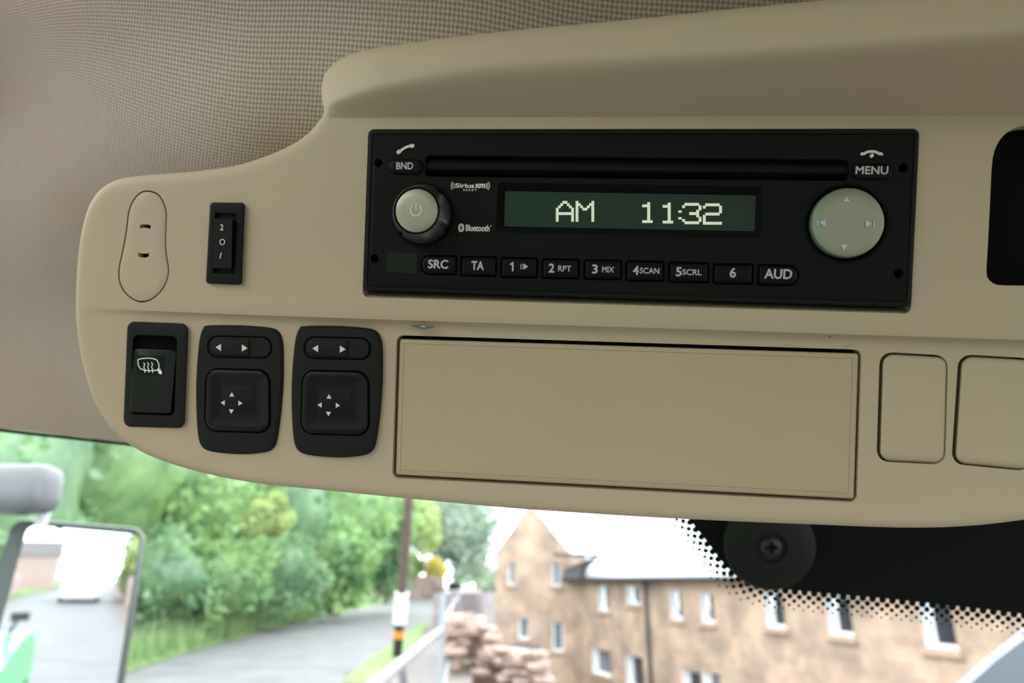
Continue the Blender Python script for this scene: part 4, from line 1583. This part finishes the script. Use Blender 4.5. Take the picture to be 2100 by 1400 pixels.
BUSH = [
    (330, 1175, 21.5, (2.2, 1.6, 1.9), 'leafB', 'dark green bush at the edge of the wing mirror on the bank'),
    (450, 1195, 25, (2.4, 1.8, 2.0), 'leafA', 'light green bush low on the bank below the mirror adjusters'),
    (570, 1175, 30, (2.6, 2.0, 2.3), 'leafB', 'rounded dark bush low on the middle of the bank'),
    (545, 1065, 23.5, (.85, .7, 1.0), 'leafC', 'yellowish flowering bush high among the bank trees'),
    (690, 1150, 36, (2.7, 2.2, 2.6), 'leafA', 'green bush under the tree left of the pole'),
    (770, 1135, 44, (2.6, 2.2, 3.4), 'leafB', 'dark green bush touching the pole from its left'),
    (893, 1165, 78, (1.3, 1.2, 1.1), 'leafY', 'golden yellow bush above the far garden wall'),
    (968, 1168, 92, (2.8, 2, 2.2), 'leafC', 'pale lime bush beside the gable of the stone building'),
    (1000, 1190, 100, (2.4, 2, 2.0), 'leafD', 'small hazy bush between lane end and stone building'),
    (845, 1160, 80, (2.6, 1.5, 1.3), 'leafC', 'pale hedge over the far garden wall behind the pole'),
]
for px, py, dp, r_, ml, lb in BUSH:
    if dp < 60:
        dp *= 1.12
    c = at(px, py, dp)
    tree('bush', lb, c, r_, M[ml], 18, 2600, .13 if dp < 40 else .22, trunk=False, base=max(0.0, c[2] - r_[2] * .9), group='bushes along the lane', cat='bush')

# far garden wall
wa, wb = on_ground(770, 1226), on_ground(915, 1224)
wa, wb = at(772, 1200, 82), at(912, 1198, 90)
d_ = (wb - wa); d_[2] = 0
L_ = np.linalg.norm(d_); d_ /= L_
nn2 = np.array([-d_[1], d_[0], 0])
V, UVS = [], []
for s_, z_, o_ in ((0, 0, 0), (L_, 0, 0), (L_, 3.0, 0), (0, 2.7, 0), (0, 0, .5), (L_, 0, .5), (L_, 3.0, .5), (0, 2.7, .5)):
    p = wa + d_ * s_ + nn2 * o_
    V.append((p[0], p[1], z_)); UVS.append((s_, z_))
gw = mk('garden_wall', V, [(0, 1, 2, 3), (5, 4, 7, 6), (3, 2, 6, 7), (0, 3, 7, 4), (1, 5, 6, 2)], M['farstone'], uvs=UVS, smooth=False)
tag(gw, 'pinkish stone garden wall at the far bend behind the pole', 'wall')

# ------------------------------------------------------------------ utility pole
pb = on_ground(814, 1350)
dpole = (pb - CAMV) @ AX_F
tp_ = at(842, 975, dpole * 1.0)
pd = (tp_ - pb); pd /= pd[2]
up_ = wthing('utility_pole', 'dark wooden utility pole with white sleeve and orange band beside the lane', 'pole', tuple(pb))


def polez(px, py):
    d = c2w(ray(px, py))
    t = dpole / (d @ AX_F)
    return (CAMV + d * t)[2]


def pseg(name, z0, z1, r, m):
    v, f = wtube([pb + pd * z0, pb + pd * (z0 + z1) / 2, pb + pd * z1], r, 20)
    return mk(name, v, f, m, up_, tuple(pb))


rp_ = 9.5 * dpole / F
zw0, zw1 = polez(829, 1276), polez(831, 1215)
zo0, zo1 = polez(820, 1306), polez(821, 1291)
pseg('shaft', 0.0, 8.5, rp_, M['pole'])
pseg('black_wrap', 0.05, zw0, rp_ * 1.05, M['poleblack'])
pseg('white_sleeve', zw0, zw1, rp_ * 1.45, M['white'])
pseg('orange_band', zo0, zo1, rp_ * 1.12, M['orange'])

# ------------------------------------------------------------------ steel fence
fe = wthing('steel_fence', 'pale galvanised steel guard fence beside the lane, running from bottom edge to the far bend', 'fence', tuple(FA) + (0.0,))
FO = (*FA, 0.0)
RZ = at(905, 1290, 11.0)[2]
Fpts = [FA - fd * 2.5, FA, FB, np.array([-1.95, 24.0]), np.array([-2.6, 36.0])]


def fpart(name, vf, m=None, parent=None):
    return mk(name, vf[0], vf[1], m or M['galv'], parent or fe, FO)


fpart('top_rail', wtube([(p[0], p[1], RZ) for p in Fpts], .05, 12))
fpart('lower_rail', wtube([(p[0], p[1], .35) for p in Fpts], .035, 10))
posts = [(FA - fd * 2.5, RZ + .05), (FB, at(923, 1216, 11.0)[2]), (Fpts[3], RZ + .3), (Fpts[4], RZ + .3)]
for p, h in posts:
    fpart('post', wtube([(p[0], p[1], -.3), (p[0], p[1], h * .5), (p[0] + (.02 if p is FB else 0), p[1], h)], .055, 12))
pm = FA + fd * 1.2
fpart('diagonal_brace', wtube([(*(FA + fd * 1.0), RZ - .05), (*(FA + fd * 2.8), .35)], .04, 10))
s = 0.25
total = np.linalg.norm(FB - FA)
while s < total - .1:
    p = FA + fd * s
    fpart('bar', wtube([(p[0], p[1], .3), (p[0], p[1], RZ)], .012, 6))
    s += 0.55

# white van far down the lane
vc = on_ground(934, 1224)
vdist = 88.0
vc = at(934, 1200, vdist)
van = wthing('white_van', 'small white van at the far end of the lane above the fence', 'van', (vc[0], vc[1], 0.0))


def wbox(x0, x1, y0, y1, z0, z1, bev=0.0):
    v = [(x, y, z) for x in (x0, x1) for y in (y0, y1) for z in (z0, z1)]
    return v, [(0, 1, 3, 2), (4, 6, 7, 5), (0, 4, 5, 1), (2, 3, 7, 6), (0, 2, 6, 4), (1, 5, 7, 3)]


def van_build(root, c, w, l, h, hood, body, facing):
    """facing -1: front towards -y."""
    ox, oy = c[0], c[1]
    o = (ox, oy, 0)
    prof = [(-l / 2, .45), (-l / 2, 1.0), (-l / 2 + hood * .55, 1.15), (-l / 2 + hood, h), (l / 2, h), (l / 2, .45)]
    a = [(ox - w / 2, oy + y * (1 if facing < 0 else -1), z) for y, z in prof]
    b = [(ox + w / 2, oy + y * (1 if facing < 0 else -1), z) for y, z in prof]
    mk('bodywork', *loops([a, b], back=True), body, root, o, smooth=False)
    g = []
    for e in (-w / 2 + .12, w / 2 - .12):
        g.append([(ox + e, oy + (y - .03) * (1 if facing < 0 else -1), z) for y, z in ((-l / 2 + hood * .58, 1.2), (-l / 2 + hood * .97, h - .12))])
    mk('windscreen', [g[0][0], g[1][0], g[1][1], g[0][1]], [(0, 1, 2, 3)], M['pane'], root, o, smooth=False)
    for sx_ in (-1, 1):
        for yy in (-l * .32, l * .32):
            v, f = wtube([(ox + sx_ * (w / 2 - .12), oy + yy, .36), (ox + sx_ * (w / 2 + .02), oy + yy, .36)], .36, 18)
            mk('wheel', v, f, M['tyre'], root, o)


van_build(van, vc, 1.9, 4.6, 2.2, 1.3, M['white'], -1)

# ------------------------------------------------------------------ stone building
bz = -7.0
P1 = at(1171, 1187, 36.0)
P2 = at(1720, 1187, 18.6)
dF = np.array([P2[0] - P1[0], P2[1] - P1[1], 0.0])
dF /= np.linalg.norm(dF)
nF = np.array([dF[1], -dF[0], 0.0])
if nF @ (CAMV - P1) < 0:
    nF = -nF
EAVE = P1[2]
bl = wthing('stone_building', 'long sandstone building with slate roof, gable wing and narrow white windows', 'building', (P1[0], P1[1], bz))
BO = (P1[0], P1[1], bz)


def fac(px, py, o=P1, n=None):
    n = nF if n is None else n
    d = c2w(ray(px, py))
    t = ((o - CAMV) @ n) / (d @ n)
    return CAMV + d * t


def wall_grid(o, d, s0, s1, z0, z1, ops, topfun=None):
    """Wall in the plane through o along d with rectangular openings (a, b, lo, hi)."""
    ss_ = sorted({s0, s1, *[x for q in ops for x in q[:2]]})
    zz = sorted({z0, z1, *[x for q in ops for x in q[2:]]})
    V, UV, Fc = [], [], []
    for i in range(len(ss_)):
        for j in range(len(zz)):
            p = o + d * ss_[i]
            V.append((p[0], p[1], zz[j])); UV.append((ss_[i], zz[j]))
    nz = len(zz)
    for i in range(len(ss_) - 1):
        for j in range(len(zz) - 1):
            cs, cz = (ss_[i] + ss_[i + 1]) / 2, (zz[j] + zz[j + 1]) / 2
            if any(a < cs < b and lo < cz < hi for a, b, lo, hi in ops):
                continue
            Fc.append((i * nz + j, (i + 1) * nz + j, (i + 1) * nz + j + 1, i * nz + j + 1))
    return V, Fc, UV


def window(o, d, n, q, pane, dep=.28):
    a, b, lo, hi = q

    def pt(s, z, k):
        p = o + d * s - n * k
        return (p[0], p[1], z)
    fr = [pt(a, lo, 0), pt(b, lo, 0), pt(b, hi, 0), pt(a, hi, 0), pt(a, lo, dep), pt(b, lo, dep), pt(b, hi, dep), pt(a, hi, dep)]
    e = min(.09, (b - a) * .16)
    fr += [pt(a + e, lo + e, dep), pt(b - e, lo + e, dep), pt(b - e, hi - e, dep), pt(a + e, hi - e, dep)]
    F_ = [(i, (i + 1) % 4, 4 + (i + 1) % 4, 4 + i) for i in range(4)] + [(4 + i, 4 + (i + 1) % 4, 8 + (i + 1) % 4, 8 + i) for i in range(4)]
    w_ = mk('window', fr, F_, M['white'], bl, BO, smooth=False)
    mk('pane', [pt(a + e, lo + e, dep + .02), pt(b - e, lo + e, dep + .02), pt(b - e, hi - e, dep + .02), pt(a + e, hi - e, dep + .02)], [(0, 1, 2, 3)], pane, w_, BO, smooth=False)
    si = [pt(s, z, k) for s in (a - .12, b + .12) for k in (-.1, .05) for z in (lo - .14, lo)]
    mk('sill', si, [(0, 1, 3, 2), (4, 6, 7, 5), (0, 4, 5, 1), (2, 3, 7, 6), (0, 2, 6, 4), (1, 5, 7, 3)], M['stone'], w_, BO, smooth=False)


WINS = [(1227, 1200, 1248, 1253, 1), (1285, 1200, 1311, 1239, 1), (1375, 1208, 1398, 1270, 0), (1437, 1214, 1463, 1277, 0), (1568, 1212, 1607, 1287, 0), (1696, 1220, 1745, 1303, 0),
        (1215, 1331, 1252, 1384, 1), (1285, 1345, 1319, 1412, 0), (1400, 1375, 1438, 1440, 0), (1443, 1378, 1478, 1444, 1), (1890, 1225, 1955, 1330, 0)]
ops = []
for x0, y0, x1, y1, k in WINS:
    a = fac(x0, (y0 + y1) / 2); b = fac(x1, (y0 + y1) / 2); m_ = (x0 + x1) / 2
    ops.append(((a - P1) @ dF, (b - P1) @ dF, fac(m_, y1)[2], fac(m_, y0)[2]))
LEN = 34.0
V, Fc, UV = wall_grid(P1, dF, 0.0, LEN, bz, EAVE, ops)
mk('facade', V, Fc, M['stone'], bl, BO, uvs=UV, smooth=False)
for q, wdef in zip(ops, WINS):
    window(P1, dF, nF, q, M['paleblind'] if wdef[4] else M['pane'])
# main roof, eaves gutter
RISE, RUN = 4.6, 5.5
r0 = P1 + nF * .35 + np.array([0, 0, .02]); r1_ = r0 + dF * LEN
rt_ = P1 - nF * RUN + np.array([0, 0, RISE]); rt1 = rt_ + dF * LEN
rb_ = P1 - nF * RUN * 2; rb1 = rb_ + dF * LEN
mk('roof', [tuple(r0), tuple(r1_), tuple(rt1), tuple(rt_), tuple(rb1), tuple(rb_)], [(0, 1, 2, 3), (3, 2, 4, 5), (0, 3, 5)], M['slate'], bl, BO, smooth=False)
gt = [P1 + nF * .42 + np.array([0, 0, .0]) + dF * s_ for s_ in (-.1, LEN / 2, LEN)]
mk('gutter', *wtube(gt, .09, 10), M['lead'], bl, BO)
dp0 = fac(1327, 1190); dp1 = fac(1341, 1420)
sd = (dp0 - P1) @ dF
pdn = P1 + dF * sd + nF * .12
mk('drainpipe', *wtube([(pdn[0], pdn[1], EAVE - .05), (pdn[0], pdn[1], EAVE - 3), (pdn[0], pdn[1], bz)], .075, 10), M['lead'], bl, BO)
# gable wing facing the lane
Gl, Gr = at(1016, 1187, 36.8), at(1172, 1187, 35.9)
dG = np.array([Gr[0] - Gl[0], Gr[1] - Gl[1], 0.0]); gw_ = np.linalg.norm(dG); dG /= gw_
nG = np.array([dG[1], -dG[0], 0.0])
if nG @ (CAMV - Gl) < 0:
    nG = -nG
ge = fac(1018, 1134, Gl, nG)[2]
gpk = fac(1088, 1036, Gl, nG)
gs = (gpk - Gl) @ dG
gops = []
GW = [(1042, 1153, 1055, 1198, 1), (1131, 1153, 1148, 1201, 1), (1063, 1266, 1084, 1310, 1), (1132, 1274, 1155, 1335, 1)]
for x0, y0, x1, y1, k in GW:
    a = fac(x0, (y0 + y1) / 2, Gl, nG); b = fac(x1, (y0 + y1) / 2, Gl, nG); m_ = (x0 + x1) / 2
    gops.append(((a - Gl) @ dG, (b - Gl) @ dG, fac(m_, y1, Gl, nG)[2], fac(m_, y0, Gl, nG)[2]))
V, Fc, UV = wall_grid(Gl, dG, 0.0, gw_, bz, ge, gops)
b = len(V)
for s_, z_ in ((0, ge), (gw_, ge), (gs, gpk[2])):
    p = Gl + dG * s_
    V.append((p[0], p[1], z_)); UV.append((s_, z_))
Fc.append((b, b + 1, b + 2))
DEP = 9.0
for s_ in (0, gw_):
    k0 = len(V)
    for dd_, z_ in ((0, bz), (DEP, bz), (DEP, ge), (0, ge)):
        p = Gl + dG * s_ - nG * dd_
        V.append((p[0], p[1], z_)); UV.append((dd_ + s_, z_))
    Fc.append((k0, k0 + 1, k0 + 2, k0 + 3))
mk('gable_wall', V, Fc, M['stone'], bl, BO, uvs=UV, smooth=False)
for q, wdef in zip(gops, GW):
    window(Gl, dG, nG, q, M['paleblind'], .2)
pk0 = np.array([*(Gl + dG * gs)[:2], gpk[2] + .05])
V = []
for dd_ in (-.05, DEP):
    for s_, z_ in ((-.1, ge - .1), (gs, gpk[2] + .06), (gw_ + .1, ge - .1)):
        p = Gl + dG * s_ - nG * dd_
        V.append((p[0], p[1], z_))
mk('gable_roof', V, [(0, 1, 4, 3), (1, 2, 5, 4)], M['slate'], bl, BO, smooth=False)
lh = [fac(1176, 1134), fac(1236, 1136), fac(1236, 1142), fac(1176, 1141)]
ln = []
for k in (.1, 1.1):
    ln += [tuple(p + nF * k) for p in lh]
mk('porch_flashing', ln, [(0, 1, 2, 3), (4, 5, 6, 7), (0, 1, 5, 4), (1, 2, 6, 5), (2, 3, 7, 6), (3, 0, 4, 7)], M['lead'], bl, BO, smooth=False)

ya, yb = at(905, 1262, 32.0), at(1012, 1224, 50.0)
yd = yb - ya; yd[2] = 0
yl = np.linalg.norm(yd); yd /= yl
yn = np.array([-yd[1], yd[0], 0]) * .4
V, UV = [], []
for o_ in (0, 1):
    for s_, z_ in ((0, bz), (yl, bz), (yl, at(1008, 1214, 50.0)[2]), (0, at(912, 1216, 32.0)[2])):
        p = ya + yd * s_ + yn * o_
        V.append((p[0], p[1], z_)); UV.append((s_, z_))
yw = mk('retaining_wall', V, [(0, 1, 2, 3), (5, 4, 7, 6), (3, 2, 6, 7), (0, 3, 7, 4), (1, 5, 6, 2)], M['greystone'], uvs=UV, smooth=False)
tag(yw, 'grey stone retaining wall just right of the steel fence post', 'wall')

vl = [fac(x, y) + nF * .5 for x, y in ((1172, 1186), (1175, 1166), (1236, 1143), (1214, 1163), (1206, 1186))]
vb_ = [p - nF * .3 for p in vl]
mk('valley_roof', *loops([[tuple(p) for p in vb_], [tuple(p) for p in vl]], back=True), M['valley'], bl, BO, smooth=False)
# ruined boundary wall of loose stone in front of the building
rw = wthing('ruined_stone_wall', 'broken pinkish stone wall heap between the steel fence and the stone building', 'wall', tuple(at(1010, 1380, 20.0)))
ro = tuple(at(1010, 1380, 20.0))
VV, FF = [], []
bm = bmesh.new()
for i in range(420):
    px = RNG.uniform(925, 1130)
    dp = RNG.uniform(17.5, 22.5)
    top_y = np.interp(px, [925, 985, 1020, 1110, 1130], [1262, 1268, 1325, 1335, 1405])
    py = top_y + abs(RNG.normal(0, 1)) * 60
    p = at(px, py, dp)
    mt_ = Matrix.Translation(Vector(p - np.array(ro))) @ Matrix.Rotation(RNG.uniform(0, PI), 4, 'Z') @ Matrix.Rotation(RNG.normal(0, .12), 4, 'X') @ Matrix.Diagonal((RNG.uniform(.2, .6), RNG.uniform(.2, .4), RNG.uniform(.08, .18), 1))
    r_ = bmesh.ops.create_cube(bm, size=1.0, matrix=mt_)
    for v in r_['verts']:
        v.co += Vector(RNG.normal(0, .025, 3))
bmesh.ops.bevel(bm, geom=bm.edges[:], offset=.03, segments=1, affect='EDGES')
me = bpy.data.meshes.new('stones')
bm.to_mesh(me); bm.free()
me.materials.append(M['rubble'])
so = link(bpy.data.objects.new('stones', me), rw)
hz = [at(x, y, d) for x, y, d in ((915, 1275, 21), (1000, 1285, 23), (1050, 1340, 23), (1140, 1400, 24))]
V = [tuple(p) for p in hz] + [(p[0], p[1], bz) for p in hz]
mk('wall_core', V, [(i, i + 1, 5 + i, 4 + i) for i in range(3)], M['earth'], rw, ro, smooth=False)
cp_ = [at(x, y, d) for x, y, d in ((1003, 1330, 19.4), (1110, 1328, 19.4))]
v, f = wtube([cp_[0], cp_[0] * .5 + cp_[1] * .5, cp_[1]], .12, 6)
mk('coping', v, f, M['lead'], rw, ro)

# ------------------------------------------------------------------ behind the vehicle, seen in the wing mirror
lorry_c = (-1.0, -58.0)
lo_ = wthing('white_lorry', 'tall white lorry on the road seen in the wing mirror', 'lorry', (*lorry_c, 0))
van_build(lo_, lorry_c, 2.4, 7.5, 3.3, 1.2, M['white'], -1)
car = wthing('green_car', 'bright green car with black door mirror seen at lower left of the wing mirror', 'car', (-2.35, -7.4, 0))
prof = [(-3.6, .35), (-3.6, .95), (-3.2, 1.30), (-1.0, 1.42), (1.2, 1.40), (2.6, 1.32), (3.3, 1.12), (3.3, .35)]
cx0, cy0 = -2.2, -8.4
ls = [[(cx0 + s_ * 1.55 / 2 * (1 if z < 1.0 else .95), cy0 + y, z) for y, z in prof] for s_ in (-1, 1)]
mk('bodywork', *loops(ls, back=True), M['brightgreen'], car, (-2.35, -7.4, 0), smooth=False)
mk('door_mirror', *wtube([(-1.62, -8.0, 1.28), (-1.58, -8.0, 1.6), (-1.53, -8.0, 1.72)], [.02, .02, .02], 10), M['poleblack'], car, (-2.35, -7.4, 0))
mk('mirror_head', *wbox(-1.62, -1.42, -8.08, -7.98, 1.68, 1.78), M['poleblack'], car, (-2.35, -7.4, 0), smooth=False)
for sx_ in (-1, 1):
    for yy in (-2.3, 2.0):
        v, f = wtube([(cx0 + sx_ * .6, cy0 + yy, .34), (cx0 + sx_ * .8, cy0 + yy, .34)], .34, 18)
        mk('wheel', v, f, M['tyre'], car, (-2.35, -7.4, 0))


def simple_wall(name, label, x0, y0, x1, y1, h, m):
    a, b = np.array([x0, y0]), np.array([x1, y1])
    d = (b - a) / np.linalg.norm(b - a)
    n_ = np.array([-d[1], d[0]]) * .25
    L_ = np.linalg.norm(b - a)
    V = [(*(a - n_), 0), (*(b - n_), 0), (*(b - n_), h), (*(a - n_), h), (*(a + n_), 0), (*(b + n_), 0), (*(b + n_), h), (*(a + n_), h)]
    UV = [(0, 0), (L_, 0), (L_, h), (0, h)] * 2
    o = mk(name, V, [(0, 1, 2, 3), (5, 4, 7, 6), (3, 2, 6, 7), (0, 3, 7, 4), (1, 5, 6, 2)], m, uvs=UV, smooth=False)
    return tag(o, label, 'wall')


simple_wall('roadside_wall', 'pinkish stone wall along the outer roadside in the wing mirror', -6.5, -16, -6.3, -80, 1.7, M['farstone'])
simple_wall('roadside_wall', 'pinkish stone wall along the kerb on the right of the wing mirror view', 2.0, -14, 2.0, -80, 1.7, M['farstone'])
hs_ = wthing('cottage', 'low stone cottage with dark roof at upper left of the wing mirror view', 'house', (-5.6, -92, 0))
ho = (-5.6, -92, 0)
mk('walls', *wbox(-7.6, -3.9, -104, -92, 0, 3.6), M['farstone'], hs_, ho, smooth=False)
mk('roof', [(-7.8, -104.2, 3.6), (-3.7, -104.2, 3.6), (-3.7, -91.8, 3.6), (-7.8, -91.8, 3.6), (-7.8, -98, 5.3), (-3.7, -98, 5.3)], [(0, 1, 5, 4), (3, 4, 5, 2), (0, 4, 3), (1, 2, 5)], M['roofdark'], hs_, ho, smooth=False)
tree('leafy_tree', 'bright green tree at the right of the wing mirror view', (2.6, -56, 3.2), (1.7, 2.0, 2.6), M['leafC'], 20, 2600, .25, group='trees along the lane')
